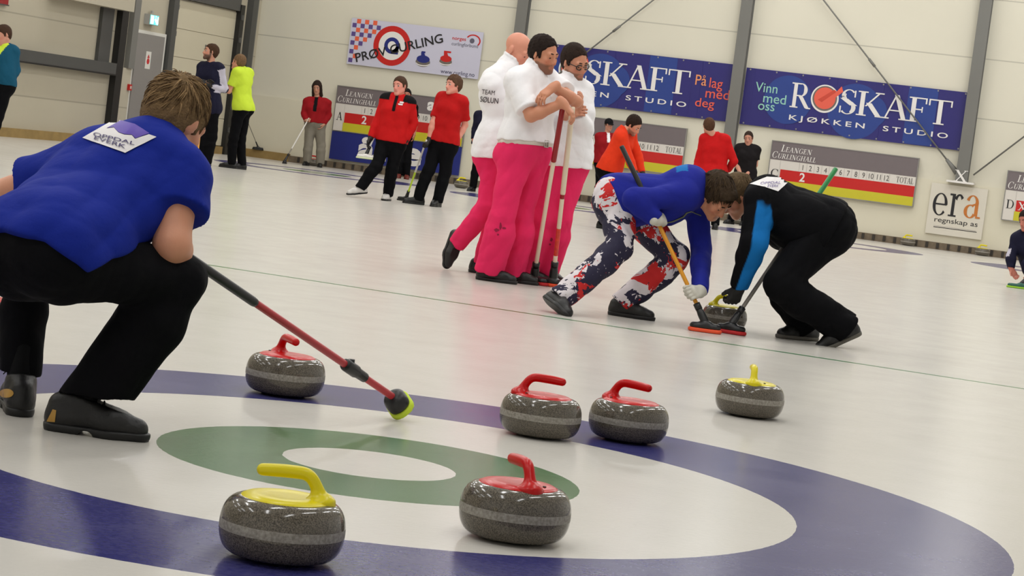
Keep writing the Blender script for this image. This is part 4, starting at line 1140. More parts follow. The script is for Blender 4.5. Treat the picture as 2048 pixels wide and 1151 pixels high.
def stone(colour, x, y, deg, label, group):
    """deg: direction the free end of the handle points, seen from above, against the room"""
    if colour not in PROTO:
        r = empty('curling_stone', (x, y, 0), label, 'curling stone', group); stone_parts(colour, r); PROTO[colour] = r
    else:
        r = copy_tree(PROTO[colour]); r.location = (x, y, 0); r['label'] = label; r['group'] = group
    r.rotation_euler = (0, 0, math.radians(deg) + PI)
    return r
def stone_px(colour, px, py, ang, label, group='curling stones in the near house'):
    """ang: handle direction relative to the view (0 right, 90 away)"""
    p = ground(px, py)
    return stone(colour, p[0], p[1], ang + math.degrees(YAW), label, group)
stone_px('yellow', 557, 1117, 178, 'nearest yellow-capped curling stone, at the bottom edge left of centre')
stone_px('red', 1023, 1077, 112, 'red-capped curling stone standing beside the nearest yellow one, its handle turned away')
stone_px('red', 1076, 871, -3, 'left one of the touching pair of red-capped stones, handle to the right')
stone_px('red', 1252, 880, -28, 'right one of the touching pair of red-capped stones, on the blue ring')
stone_px('yellow', 1495, 831, 88, 'lone yellow-capped stone outside the rings, handle seen end on')
stone_px('red', 566, 788, -62, 'red-capped stone behind the long red broom, on the blue ring')
stone_px('red', -36, 668, 10, 'red-capped stone cut by the left edge behind the crouching player')
S_MOV = ground(1446, 656)
stone('yellow', S_MOV[0], S_MOV[1], 5 + math.degrees(YAW), 'yellow-handled stone moving in front of the two sweepers', 'curling stones in play far off')
for c, px, py, a, lb in (('yellow', 922, 376, 40, 'yellow-capped stone by the wall behind the red polo shirt player'), ('yellow', 1815, 489, 10, 'yellow-capped stone at the wall under the white sponsor board, left of two'),
                         ('yellow', 1964, 510, 10, 'yellow-capped stone at the wall right of the white sponsor board'), ('red', 625, 331, 200, 'red-capped stone at the feet of the long-haired player in grey sweatpants'), ('red', 1477, 448, 20, 'stone on the far ice behind the sweepers, between their heads')):
    p = ground(px, py); y = min(p[1], WY - .28); 
    if p[1] > y: p = p * (y / p[1])
    stone(c, p[0], y, a, lb, 'curling stones at the far end')

# ================================================================ brooms
def broom(top, foot, segs, label, headdir, pad, head=None, r=.0125, flat=True, stub=.12, hl=.20, group='curling brooms', clamp=None, up=None, lift=0.0):
    """shaft from top to the neck above the head; segs = (end fraction, material, part name)"""
    top, foot = np.asarray(top, float), np.asarray(foot, float)
    base = foot.copy(); base[2] = lift
    rt = empty('curling_broom', base, label, 'broom', group)
    neck = foot + np.array([0, 0, .055])
    ax = neck - top; t0 = 0.0
    for t1, m, nm in segs:
        g = MB(); a, b = top + ax * t0 - base, top + ax * t1 - base
        rr = r * (1.22 if 'grip' in nm else 1.0)
        g.tube([a, a + (b - a) * .02, b - (b - a) * .02, b], [rr * .9, rr, rr, rr * .9], 14); g.build(nm, m, rt); t0 = t1
    g = MB(); d = nrm(ax); q = neck - base
    g.tube([q - d * stub, q - d * .06, q - d * .01, q + (0, 0, -.012)], [r * 1.15, r * 1.9, r * 2.0, r * 2.2], 14)
    g.tube([q - d * (stub + .01), q - d * (stub - .03)], r * 1.7, 14)
    g.build('joint', m_plastic, rt)
    if clamp:
        g = MB(); a, b = top + ax * clamp[0] - base, top + ax * clamp[1] - base
        g.tube([a, a + (b - a) * .08, a + (b - a) * .55, a + (b - a) * .6, b], [r * 1.5, r * 1.75, r * 1.75, r * 1.45, r * 1.35], 14)
        g.tube([a + (b - a) * .3 + ZU * r * 1.2, a + (b - a) * .3 + ZU * r * 2.4], r * .9, 10); g.build('clamp', m_plastic, rt)
    parts = []
    h = nrm(np.array([headdir[0], headdir[1], 0.0])); s = np.array([-h[1], h[0], 0])
    S = Solid(); c = np.array([0, 0, .034])
    S.cone(c - h * hl * .45, c + h * hl * .45, .021, .021, .01); S.cone(c - h * hl * .36 + s * .018, c + h * hl * .36 + s * .018, .020, .020, .015); S.cone(c - h * hl * .36 - s * .018, c + h * hl * .36 - s * .018, .020, .020, .015)
    S.ell(c + np.array([0, 0, .018]), (.035, .035, .022), None, .02); S.cut((0, 0, .022), (0, 0, -1))
    hd = solid_obj('broom_head', S, .006, [head or m_plastic], rt, np.zeros(3))
    S = Solid(); c = np.array([0, 0, .012])
    S.cone(c - h * hl * .47, c + h * hl * .47, .026, .026, .01); S.cone(c - h * hl * .40 + s * .018, c + h * hl * .40 + s * .018, .026, .026, .015); S.cone(c - h * hl * .40 - s * .018, c + h * hl * .40 - s * .018, .026, .026, .015)
    S.cut((0, 0, .024), (0, 0, 1)); S.cut((0, 0, .001), (0, 0, -1))
    pd = solid_obj('pad', S, .006, [pad], rt, np.zeros(3))
    if up is not None:                  # head tipped over, one edge on the ice
        q = Vector((0, 0, 1)).rotation_difference(Vector(nrm(up))).to_matrix().to_4x4()
        zmin = min((q @ v.co).z for v in pd.data.vertices)
        for o_ in (hd, pd): o_.matrix_local = Matrix.Translation((0, 0, -zmin + .001)) @ q
    return rt
b_black = mat('broom_black', srgb(22, 20, 22), 0.45); b_red = mat('broom_red', srgb(186, 52, 58), 0.4, noise=.12, nscale=5); b_dred = mat('broom_deep_red', srgb(150, 14, 20), 0.35)
b_ivory = mat('broom_ivory', srgb(232, 216, 190), 0.4); b_amber = mat('broom_amber', srgb(222, 150, 30), 0.35, noise=.06); b_green = mat('broom_green', srgb(40, 140, 74), 0.35)
b_grey = mat('broom_grey', srgb(128, 122, 112), 0.4); b_white = mat('broom_white', srgb(226, 222, 216), 0.4); b_neon = mat('broom_neon', srgb(205, 235, 40), 0.5)
pad_or = mat('pad_orange', srgb(238, 84, 44), 0.7); pad_lime = mat('pad_lime', srgb(208, 232, 60), 0.7); pad_red = mat('pad_red', srgb(190, 30, 34), 0.7); pad_pale = mat('pad_pale', srgb(214, 222, 178), 0.7); pad_green = mat('pad_green', srgb(150, 200, 50), 0.7)
# ================================================================ the players
k_black = cloth('black_cloth', 12, 12, 15, spec=.1); k_navy = cloth('navy_cloth', 26, 26, 48); k_royal = cloth('royal_blue_shirt', 16, 38, 140, nscale=6, noise=.08)
k_pink = cloth('pink_trouser', 236, 46, 100, noise=.10, nscale=7); k_white = cloth('white_shirt', 248, 246, 248, noise=.04); k_red = cloth('red_jacket', 196, 22, 24); k_dred = cloth('dark_red_jacket', 150, 20, 28)
k_polo = cloth('red_polo', 184, 20, 22); k_orange = cloth('orange_jacket', 226, 58, 26); k_lime = cloth('lime_shirt', 206, 232, 66, noise=.05); k_grey = cloth('grey_sweatpants', 132, 126, 114); k_teal = cloth('teal_jacket', 18, 78, 104)
k_tee = cloth('black_tee', 24, 20, 22); k_blu2 = cloth('blue_jacket', 30, 38, 140, noise=.1); k_cyan = cloth('bright_blue_panel', 24, 108, 178); k_stripe = cloth('pale_stripe', 196, 192, 206); k_cap = cloth('black_cap', 16, 15, 18)
s_black = mat('black_shoe', srgb(13, 12, 12), 0.45, noise=.25, nscale=12, bump=.15, bscale=80); s_sole = mat('black_sole', srgb(12, 12, 12), 0.5); s_white = mat('white_shoe', srgb(206, 202, 198), 0.5, noise=.15, nscale=16); s_grey = mat('grey_sole', srgb(96, 92, 84), 0.6); s_lace = mat('pale_lace', srgb(190, 184, 172), 0.7); s_gold = mat('gold_emblem', srgb(182, 138, 58), 0.4)
g_black = mat('black_glove', srgb(20, 19, 18), 0.6); g_white = mat('white_glove', srgb(206, 202, 190), 0.65, noise=.25, nscale=18)
TAN = (214, 150, 118); PALE = (222, 166, 142)
def DG(px, py): return dist_of(ground(px, py))

# ---- 1 crouching player, near left
D1 = DG(180, 868)
BR1_foot, BR1_top = ground(800, 838), at(318, 474, D1 + .16)
broom(BR1_top, BR1_foot, ((.36, b_black, 'grip'), (.755, b_red, 'shaft'), (1.0, b_red, 'lower_shaft')), 'long red and black broom held by the crouching player in royal blue', -RH * .35 + FH * .9, pad_lime, r=.0122, hl=.05, stub=.03, clamp=(.735, .825), up=nrm(BR1_top - BR1_foot) + ZU * .15, group='brooms near the houses')
_ax = nrm(BR1_foot + np.array([0, 0, .05]) - BR1_top)
gp1 = BR1_top + _ax * .07
p1 = person('crouching player seen from behind in a royal blue shirt, holding a red broom', foot=(150, 862), D=D1, vox=.0065, h=1.0, fat=1.02,
    pel=(88, 500, -.17), pyaw=140, ch=(236, 350, .17), cyaw=155, shL=(150, 348, .24), shR=(358, 360, .09), neck=(320, 284, .20), hipL=(46, 514, -.10), hipR=(130, 520, -.20),
    armr=1.22, hslope=1.25,
    head=(350, 238, .26), hrot=(152, 26, 10), hsz=1.0, hump=.82, heelgap=True,
    elL=(-20, 400, .38), wrL=(-75, 500, .36), haL=(-90, 560, .38), elR=(344, 488, -.02), gripR=(gp1, _ax, 1),
    legrL=.62, knL=(53, 560, .30), anL=(40, 778, .24), toL=(14, 800, .52), knR=(356, 560, .06), anR=(158, 806, .0), toR=(292, 874, .0),
    skin=TAN, hair=(122, 98, 68), hthick=.008, hn=.004, locks=True,
    pants=k_black, baggy=.016, flare=1.5, pw=.006, cuff=.06, cuff_fw=.035, pcuts=(((0, 0, .116), -ZU),),
    top=dict(mat=k_royal, sleeve='short', g=.020, sl=.50, len=.10, hem_n=-.30 * RH - .80 * ZU - .40 * FH, cuts=((at(196, 532, D1 - .25), .62 * RH - .78 * ZU),), w=.0055, sg=1.0, collar=True), shoes=s_black, sole=s_sole, shoe=1.02)

# ---- 2, 3, 4 three players in pink trousers
D2 = DG(1000, 563)
bA_top, bA_foot = at(1126, 211, D2 - .30), ground(1066, 568)
bB_top, bB_foot = at(1145, 214, D2 - .20), ground(1104, 573)
broom(bA_top, bA_foot, ((.32, b_dred, 'grip'), (.93, b_ivory, 'shaft'), (1.0, b_black, 'lower_shaft')), 'broom with dark red top and ivory shaft, leaned on by the pink trouser players', RH * .9 - FH * .5, pad_red, r=.0155, stub=.10, group='brooms near the houses')
broom(bB_top, bB_foot, ((.50, b_ivory, 'grip'), (.525, b_dred, 'ring'), (.70, b_ivory, 'shaft'), (.86, mat('broom_orange_band', srgb(214, 60, 40), .4, noise=.5, nscale=40), 'printed_band'), (1.0, b_ivory, 'lower_shaft')), 'ivory broom with red bands, right of the two the pink trouser players lean on', RH * .95 - FH * .3, pad_or, r=.0155, hl=.23, group='brooms near the houses')
axA = nrm(bA_foot + np.array([0, 0, .05]) - bA_top)
p2 = person('dark-haired player in white shirt and pink trousers, arms folded on a broom, middle of three', foot=(1000, 563), D=D2, vox=.006, h=1.0, fat=1.03,
    pel=(1050, 300, 0), pyaw=58, ch=(1058, 158, .02), cyaw=62, shR=(1034, 164, -.16), shL=(1092, 160, .14), neck=(1068, 136, .0),
    head=(1088, 108, -.04), hrot=(52, 14, 6), elR=(1062, 232, -.28), wrR=(1126, 206, -.34), haR=(1143, 226, -.34), palmR=(0, .2, -1), curlR=.5,
    elL=(1152, 203, -.12), wrL=(1107, 174, -.30), haL=(1084, 192, -.34), palmL=(0, .4, -1), curlL=.45,
    waist=.085, hipR=(1034, 306, -.09), hipL=(1068, 306, .08), knR=(1004, 432, -.14), anR=(978, 548, -.06), toR=(1030, 566, -.10), knL=(1042, 432, .06), anL=(1022, 548, .14), toL=(1070, 566, .10),
    skin=(206, 140, 108), hair=(38, 28, 24), beard=1, hthick=.012, hairline=.112, pants=k_pink, baggy=.021, flare=1.3, pw=.009,
    top=dict(mat=k_white, sleeve='short', g=.020, sl=.80, slL=.6, len=.0, w=.007, ch=.003, stand=.04, sg=1.2), shoes=s_black, sole=s_sole, seed=3)
g = MB()                                # belt with buckle, loops
def belt(PT, m, px, py):
    up, c = PT['up'], PT['pel'] + PT['up'] * .085
    fr, L = nrm(PT['front'] - PT['up'] * (PT['front'] @ PT['up'])), PT['Lc']
    return up, c, fr, L
p3 = person('bald player in white shirt and pink trousers, one foot raised behind, left of three', foot=(958, 548), D=D2 + .55, vox=.006, h=1.0, fat=1.03,
    pel=(1001, 300, 0), pyaw=85, ch=(1004, 146, 0), cyaw=105, shR=(983, 170, -.17), shL=(1030, 168, .17), neck=(1016, 130, 0),
    head=(1036, 100, 0), hrot=(64, 26, 8), hsz=1.02, elR=(1018, 234, -.12), wrR=(1056, 212, -.10), haR=(1068, 208, -.06), elL=(1040, 226, .18), wrL=(1062, 204, .06), haL=(1072, 200, .08),
    hipR=(989, 304, -.09), hipL=(1012, 304, .09), knR=(979, 408, -.12), anR=(918, 482, .02), toR=(905, 532, -.03), tiltR=True, knL=(992, 424, .10), anL=(962, 534, .12), toL=(1000, 544, .08),
    skin=(224, 152, 126), hk='bald', hair=(170, 120, 100), pants=k_pink, baggy=.013, flare=.2, pw=.009,
    top=dict(mat=k_white, sleeve='long', g=.026, len=.11, seat=.006, w=.007, ch=.004, stand=.05, name='jacket'), shoes=s_black, sole=s_sole, seed=5)
D4 = D2 + .42
p4 = person('player with glasses in a white jacket and pink trousers, right of three', foot=(1075, 560), D=D4, vox=.006, h=.99, fat=1.04,
    pel=(1122, 320, 0), pyaw=30, ch=(1134, 182, 0), cyaw=42, shR=(1112, 180, -.06), shL=(1164, 190, .08), neck=(1141, 162, -.01),
    head=(1150, 124, -.04), hrot=(42, 20, 10), hsz=1.0, elR=(1104, 245, -.06), wrR=(1130, 232, -.22), haR=(1146, 226, -.24), elL=(1166, 262, -.02), wrL=(1152, 226, -.22), haL=(1160, 211, -.24), palmL=(-1, 0, 0), curlL=.5,
    hipR=(1100, 328, -.03), hipL=(1142, 332, .03), knR=(1076, 436, -.10), anR=(1050, 548, .02), toR=(1085, 572, -.02), knL=(1118, 440, -.06), anL=(1090, 548, .10), toL=(1130, 572, -.02),
    skin=(206, 142, 112), hair=(46, 34, 28), beard=1, hthick=.012, hairline=.112, pants=k_pink, baggy=.028, flare=.5, pw=.009,
    top=dict(mat=k_white, sleeve='long', g=.028, len=.10, w=.007, ch=.004, stand=.05, name='jacket'), shoes=s_black, sole=s_sole, seed=7)
# glasses
def glasses(PT):
    g = MB(); R, s = PT['HR'], PT['s']; Q = lambda x, y, z: PT['hc'] + R @ (np.array([x, y, z]) * s) - PT['base']
    for sx in (-1, 1):
        pts = [Q(sx * (.033 + .025 * math.cos(a)), .102 - .01 * abs(math.cos(a)) , .000 + .018 * math.sin(a)) for a in np.linspace(0, 2*PI, 17)]
        g.tube(pts, .0038 * s, 6, cap=False)
        g.tube([Q(sx * .058, .093, .006), Q(sx * .076, .055, .008), Q(sx * .084, -.005, .004)], .0032 * s, 6)
    g.tube([Q(-.010, .108, .006), Q(.010, .108, .006)], .0032 * s, 6)
    g.build('glasses', mat('dark_glasses_frame', srgb(22, 18, 18), .3), PT['root'])
glasses(p4)

# ---- 5 sweeper in blue
D5 = DG(1250, 634)
b5_foot = ground(1409, 664); b5_top = at(1243, 292, D5 - .12)
rt5 = broom(b5_top, b5_foot, ((.33, b_black, 'grip'), (1.0, b_amber, 'shaft')), 'amber yellow broom with black top pressed to the ice by the sweeper in patterned trousers', RH * .97 - FH * .1, pad_or, r=.0125, hl=.16, group='brooms of the sweepers')
ax5 = nrm(b5_foot + np.array([0, 0, .055]) - b5_top)
def on5(px):
    ts = np.linspace(0, 1, 400); L5 = np.linalg.norm(b5_foot + np.array([0, 0, .055]) - b5_top); Q = b5_top + ax5 * (ts * L5)[:, None]
    dd = Q - CAMP; x = 1024 + FPX * (dd @ CR) / (dd @ FW); return Q[np.abs(x - px).argmin()]
def pattern_cloth():
    m = bpy.data.materials.new('splashed_red_white_navy'); m.use_nodes = True
    nt = m.node_tree; L = nt.links; N = nt.nodes.new; b = nt.nodes['Principled BSDF']; b.inputs['Roughness'].default_value = .8
    tc = N('ShaderNodeTexCoord')
    def ns(scale, det, off, ro=.6):
        mp = N('ShaderNodeMapping'); mp.inputs['Location'].default_value = off; L.new(tc.outputs['Object'], mp.inputs[0])
        n = N('ShaderNodeTexNoise'); n.inputs['Scale'].default_value = scale; n.inputs['Detail'].default_value = det; n.inputs['Roughness'].default_value = ro; n.inputs['Distortion'].default_value = .6; L.new(mp.outputs[0], n.inputs['Vector']); return n
    def thr(n, lo):
        r = N('ShaderNodeValToRGB'); r.color_ramp.interpolation = 'CONSTANT'; r.color_ramp.elements[0].position = 0; r.color_ramp.elements[0].color = (0, 0, 0, 1); r.color_ramp.elements[1].position = lo; r.color_ramp.elements[1].color = (1, 1, 1, 1); L.new(n.outputs['Fac'], r.inputs[0]); return r.outputs[0]
    def mix(f, a, c):
        n = N('ShaderNodeMix'); n.data_type = 'RGBA'; L.new(f, n.inputs[0])
        for i, v in ((6, a), (7, c)):
            if isinstance(v, tuple): n.inputs[i].default_value = v
            else: L.new(v, n.inputs[i])
        return n.outputs[2]
    c = mix(thr(ns(5.5, 5, (3, 1, 7)), .52), srgb(34, 30, 58), srgb(226, 218, 222))
    c = mix(thr(ns(6.0, 5, (9, 4, 2)), .55), c, srgb(206, 34, 34))
    c = mix(thr(ns(26, 4, (1, 8, 5)), .645), c, srgb(222, 214, 218))
    L.new(c, b.inputs['Base Color']); return m
k_pat = pattern_cloth()
def jacket5(PT):
    def f(C):
        r = np.zeros(len(C), int); up, fr, L = PT['up'], PT['front'], PT['Lc']; q = C - PT['ch']
        r[(np.abs(q @ up - .02) < .035) & (q @ fr < -.02) & (np.abs(q @ L) < .13)] = 1
        return r
    return f
p5 = person('sweeper bending over a stone in a blue jacket and red white navy patterned trousers', foot=(1250, 632), D=D5, vox=.006, h=1.0, fat=1.10,
    pel=(1234, 404, .02), pyaw=82, hump=1.0, ch=(1366, 380, -.02), cyaw=86, shR=(1368, 392, -.18), shL=(1392, 398, .16), neck=(1398, 388, -.02),
    head=(1433, 393, -.06), hrot=(52, 50, 14), hsz=1.06, elR=(1266, 398, -.34), gripR=(on5(1315), ax5, -1), elL=(1402, 500, .10), gripL=(on5(1384), ax5, 1),
    hipR=(1234, 408, -.07), hipL=(1246, 410, .11), knR=(1240, 492, -.22), anR=(1124, 592, -.36), toR=(1152, 614, -.50), tiltR=True, knL=(1352, 512, .08), anL=(1248, 602, .04), toL=(1304, 628, .0),
    skin=(208, 142, 108), hair=(60, 47, 34), hthick=.018, hn=.006, hairline=.094, fringe=True, armr=1.08, pants=k_pat, baggy=.016, flare=.5, pw=.009,
    top=dict(mat=[k_blu2, k_cyan], cls=jacket5, sleeve='long', g=.018, len=.10, hem_n=-.80 * RH - .45 * ZU - .2 * FH, w=.007, name='jacket'), shoes=s_black, sole=s_sole, laces=s_lace, gloves='LR', glove_mat=g_white, seed=11)
patch(p5, p5['top'], [(0, [(1330, 444), (1345, 441), (1365, 432), (1372, 424), (1382, 421), (1402, 430), (1402, 432), (1382, 423), (1374, 426), (1367, 434), (1346, 443), (1331, 446)], .004)], 'piping', [cloth('olive_piping', 120, 126, 96)])

# ---- 6 sweeper in black
D6 = DG(1665, 692) + .10
b6_foot = ground(1460, 667); b6_top = at(1672, 337, D6 + .28)
broom(b6_top, b6_foot, ((.20, b_green, 'grip'), (1.0, b_grey, 'shaft')), 'green and grey broom under the arm of the sweeper in black', RH * .9 - FH * .4, pad_red, r=.0125, hl=.16, group='brooms of the sweepers')
ax6 = nrm(b6_foot + np.array([0, 0, .055]) - b6_top)
def on6(px):
    L6 = np.linalg.norm(b6_foot + np.array([0, 0, .055]) - b6_top); Q = b6_top + ax6 * (np.linspace(0, 1, 400) * L6)[:, None]
    dd = Q - CAMP; x = 1024 + FPX * (dd @ CR) / (dd @ FW); return Q[np.abs(x - px).argmin()]
def jacket6(PT):
    sL, eL, wL = PT['sh']['L'], PT['arm']['L'][0], PT['arm']['L'][1]
    def f(C):
        r = np.zeros(len(C), int)
        r = np.zeros(len(C))
        for a, b, lo in ((sL, eL, -.15), (eL, wL, -.3)):
            t0 = ((C - a) @ (b - a)) / ((b - a) @ (b - a)); t = np.clip(t0, 0, 1.0); d = C - a - t[:, None] * (b - a)
            m = np.clip((.098 - np.linalg.norm(d, axis=1)) / .004, 0, 1) * np.clip((t0 - lo) / .03, 0, 1)
            r = np.maximum(r, m * np.clip((d @ RH + .026) / .005, 0, 1))
        return r
    return f
p6 = person('sweeper bending low in black with a bright blue sleeve panel and a white patch', foot=(1650, 685), D=D6, vox=.006, h=1.03, fat=1.20,
    pel=(1648, 460, .04), pyaw=-84, hump=.85, armr=1.32, ch=(1542, 400, .08), cyaw=-78, shL=(1520, 402, -.08), shR=(1548, 398, .26), neck=(1512, 392, .14),
    head=(1472, 391, .30), hrot=(-80, 48, -14), hsz=1.0, elL=(1508, 488, -.20), wrL=(1478, 574, -.10), haL=(1462, 612, -.06), palmL=(-.3, .8, -.2), curlL=.9, elR=(1560, 470, .30), gripR=(on6(1582), ax6, 1),
    hipL=(1648, 466, -.08), hipR=(1652, 464, .14), knL=(1560, 566, -.22), anL=(1686, 652, -.12), toL=(1622, 680, -.16), tiltL=True, knR=(1562, 560, .10), anR=(1614, 648, .12), toR=(1558, 656, .02),
    skin=(200, 140, 110), hair=(96, 78, 56), pants=k_black, baggy=.030, flare=.5, pw=.009, shoes=s_black, sole=s_grey,
    top=dict(mat=[k_black, k_cyan], cls=jacket6, sleeve='long', g=.024, len=.10, w=.007, name='jacket', belly=.03), gloves='LR', glove_mat=g_black, seed=13)

# ---- 7 red jacket, walking
D7 = DG(772, 401)
p7 = person('player walking in a red zip jacket with black shoulders, foot kicked forward', foot=(772, 401), D=D7, vox=.009, h=1.0, fat=.96,
    pel=(782, 284, 0), pyaw=-14, ch=(796, 202, 0), cyaw=-12, head=(799, 172, -.02), hrot=(-28, 4, 7), sw=.172,
    elR=(754, 243, .02), wrR=(742, 274, -.04), haR=(736, 290, -.06), elL=(828, 246, .02), wrL=(812, 280, -.04), haL=(804, 296, -.05),
    knR=(752, 334, -.16), anR=(722, 374, -.22), toR=(698, 376, -.30), tiltR=True, knL=(784, 338, -.03), anL=(776, 388, .06), toL=(768, 402, -.10),
    skin=(226, 150, 132), hair=(74, 52, 38), pants=k_black, baggy=.016, flare=.3, top=dict(mat=[k_red, k_black], sleeve='long', g=.015, len=.05, seat=.004, name='jacket',
    cls=lambda PT: (lambda C: ((((C - PT['ch']) @ PT['up'] > -.005) & (np.abs((C - PT['ch']) @ PT['Lc']) > .095)) | ((np.abs((C - PT['ch']) @ PT['Lc']) < .02) & ((C - PT['ch']) @ PT['front'] > .05) & ((C - PT['ch']) @ PT['up'] > -.14))).astype(int))),
    shoes=s_white, sole=s_sole, gloves='LR', glove_mat=g_black, seed=17)
b7f = at(731, 318, D7 - .12); b7t = at(760, 250, D7 + .25)
rt = broom(at(752, 268, D7 + .02) + (at(752, 268, D7 + .02) - b7f) * .5, b7f, ((1.0, b_white, 'shaft'),), 'short-looking broom with a pale green pad carried under the arm of the red jacket player', RH * .95 + ZU * 0, pad_pale, head=b_white, hl=.22, group='brooms on the far ice', lift=b7f[2])
rt.rotation_euler = (0, 0, 0)
# ---- 8 red polo
D8 = DG(870, 413)
b8f, b8t = ground(812, 402), at(853, 280, D8 - .12)
broom(b8t, b8f, ((.55, b_white, 'shaft'), (1.0, b_neon, 'lower_shaft')), 'white broom with neon yellow lower end beside the red polo shirt player', RH, m_plastic, hl=.22, group='brooms on the far ice')
ax8 = nrm(b8f + np.array([0, 0, .055]) - b8t)
p8 = person('player in a red short-sleeved polo shirt and black trousers, holding a neon-ended broom', foot=(860, 411), D=D8, vox=.009, h=1.02, fat=.96,
    pel=(886, 288, 0), pyaw=-30, ch=(905, 200, 0), cyaw=-32, head=(906, 170, -.02), hrot=(-48, 2, 7), sw=.172,
    elR=(866, 246, -.02), gripR=(b8t + ax8 * .06, ax8, 1), elL=(930, 250, .04), wrL=(910, 288, -.06), haL=(900, 306, -.08),
    knR=(858, 340, -.06), anR=(838, 386, -.02), toR=(800, 404, -.10), knL=(890, 346, .0), anL=(876, 398, .03), toL=(866, 411, -.12),
    skin=(228, 156, 136), hair=(90, 66, 50), hthick=.018, hn=.008, pants=k_black, baggy=.015, flare=.4, top=dict(mat=k_polo, sleeve='short', g=.013, len=.03, seat=.003, sl=.75),
    shoes=s_black, gloves='LR', glove_mat=g_black, seed=19)
# ---- 9 long hair
D9 = DG(628, 333)
b9f, b9t = ground(569, 327), at(618, 236, D9 - .16)
broom(b9t, b9f, ((.72, b_white, 'shaft'), (1.0, b_grey, 'lower_shaft')), 'thin white broom with black upright head held by the long-haired player', FH, m_plastic, hl=.12, stub=.16, group='brooms on the far ice')
ax9 = nrm(b9f + np.array([0, 0, .055]) - b9t)
p9 = person('long-haired player in a dark red jacket and grey sweatpants by the wall', foot=(628, 333), D=D9, vox=.011, h=1.0,
    pel=(630, 246, 0), pyaw=-8, ch=(634, 203, 0), cyaw=-6, head=(634, 175, -.03), hrot=(-5, 18, 7), shR=(613, 203, 0), shL=(655, 206, 0),
    elR=(608, 226, -.04), gripR=(b9t + ax9 * .04, ax9, 1), elL=(658, 230, .02), wrL=(648, 248, -.08), haL=(642, 256, -.1),
    knR=(617, 290, -.03), anR=(614, 324, 0), toR=(608, 331, -.16), knL=(642, 292, 0), anL=(640, 328, 0), toL=(640, 336, -.16),
    skin=(196, 142, 116), hair=(46, 34, 28), hk='long', hthick=.02, pants=k_grey, baggy=.026, flare=.3, top=dict(mat=[k_dred, k_black], sleeve='long', g=.015, len=.05, seat=.004, name='jacket', cls=lambda PT: (lambda C: ((np.abs((C - PT['ch']) @ PT['Lc']) < .035) & ((C - PT['ch']) @ PT['front'] > .04) & ((C - PT['ch']) @ PT['up'] > -.2)).astype(int))), shoes=s_black, seed=23)
# ---- 10 navy top with pale stripes, 11 lime shirt
D10 = DG(408, 334); D11 = DG(470, 337)
def stripes(PT):
    sL, eL, wL = PT['sh']['L'], PT['arm']['L'][0], PT['arm']['L'][1]
    def f(C):
        r = np.zeros(len(C), int)
        for a, b in ((sL, eL), (eL, wL)):
            t = ((C - a) @ (b - a)) / ((b - a) @ (b - a)); d = C - a - np.clip(t, 0, 1)[:, None] * (b - a)
            m = (np.linalg.norm(d, axis=1) < .09) & (t > 0.0) & (t < 1.0); out = d @ (RH * .55 - FH * .8 - ZU * .2)
            r[m & (out > .036)] = 1
        return r
    return f
p10 = person('bearded player in a navy top with pale sleeve stripes, in front of the roller door', foot=(405, 333), D=D10, vox=.010, h=1.02,
    pel=(416, 212, 0), pyaw=-40, ch=(422, 136, 0), cyaw=-30, head=(421, 104, -.02), hrot=(-66, -4, 7), elR=(396, 172, .02), wrR=(410, 168, -.22), haR=(418, 164, -.24), elL=(449, 178, .0), wrL=(420, 171, -.22), haL=(412, 166, -.25),
    knR=(408, 274, -.02), anR=(402, 324, .02), toR=(392, 330, -.12), knL=(424, 274, -.04), anL=(414, 326, .0), toL=(402, 334, -.14),
    skin=(204, 146, 120), hair=(70, 48, 34), beard=2, pants=k_black, baggy=.018, top=dict(mat=[k_navy, k_stripe], cls=stripes, sleeve='long', g=.015, len=.20, collar=False, name='sweater'), shoes=s_black, gloves='LR', glove_mat=g_black, seed=29)
broom(at(411, 168, D10 - .28), ground(392, 336), ((1.0, b_amber, 'shaft'),), 'amber broom held upright by the bearded player in navy', RH, m_plastic, group='brooms on the far ice')
p11 = person('player in a neon lime T-shirt and black trousers turned away towards the roller door', foot=(470, 337), D=D11, vox=.010, h=1.0, fat=.94,
    pel=(485, 216, 0), pyaw=-110, ch=(486, 146, 0), cyaw=-118, head=(477, 124, 0), hrot=(-118, 0, 6), sw=.175, elL=(458, 182, -.16), wrL=(443, 170, .0), haL=(436, 166, .06), elR=(476, 184, .22), wrR=(455, 176, .16), haR=(446, 172, .16),
    knL=(467, 276, -.12), anL=(464, 325, -.06), toL=(438, 333, -.06), knR=(482, 278, .08), anR=(484, 327, .06), toR=(470, 337, -.02),
    skin=(214, 150, 124), hair=(118, 92, 66), pants=k_black, baggy=.015, top=dict(mat=k_lime, sleeve='short', g=.013, len=.10, sl=.7), shoes=s_black, seed=31)
pb = ground(514, 312); pb = pb * ((WY - .16) / pb[1]) if pb[1] > WY - .16 else pb
broom(at(492, 235, dist_of(pb) - .3), (pb[0], pb[1], .16), ((1.0, b_grey, 'shaft'),), 'thin grey broom with dark head standing on the timber edge behind the lime shirt player', RH, m_plastic, r=.008, hl=.2, group='brooms on the far ice', lift=.16)
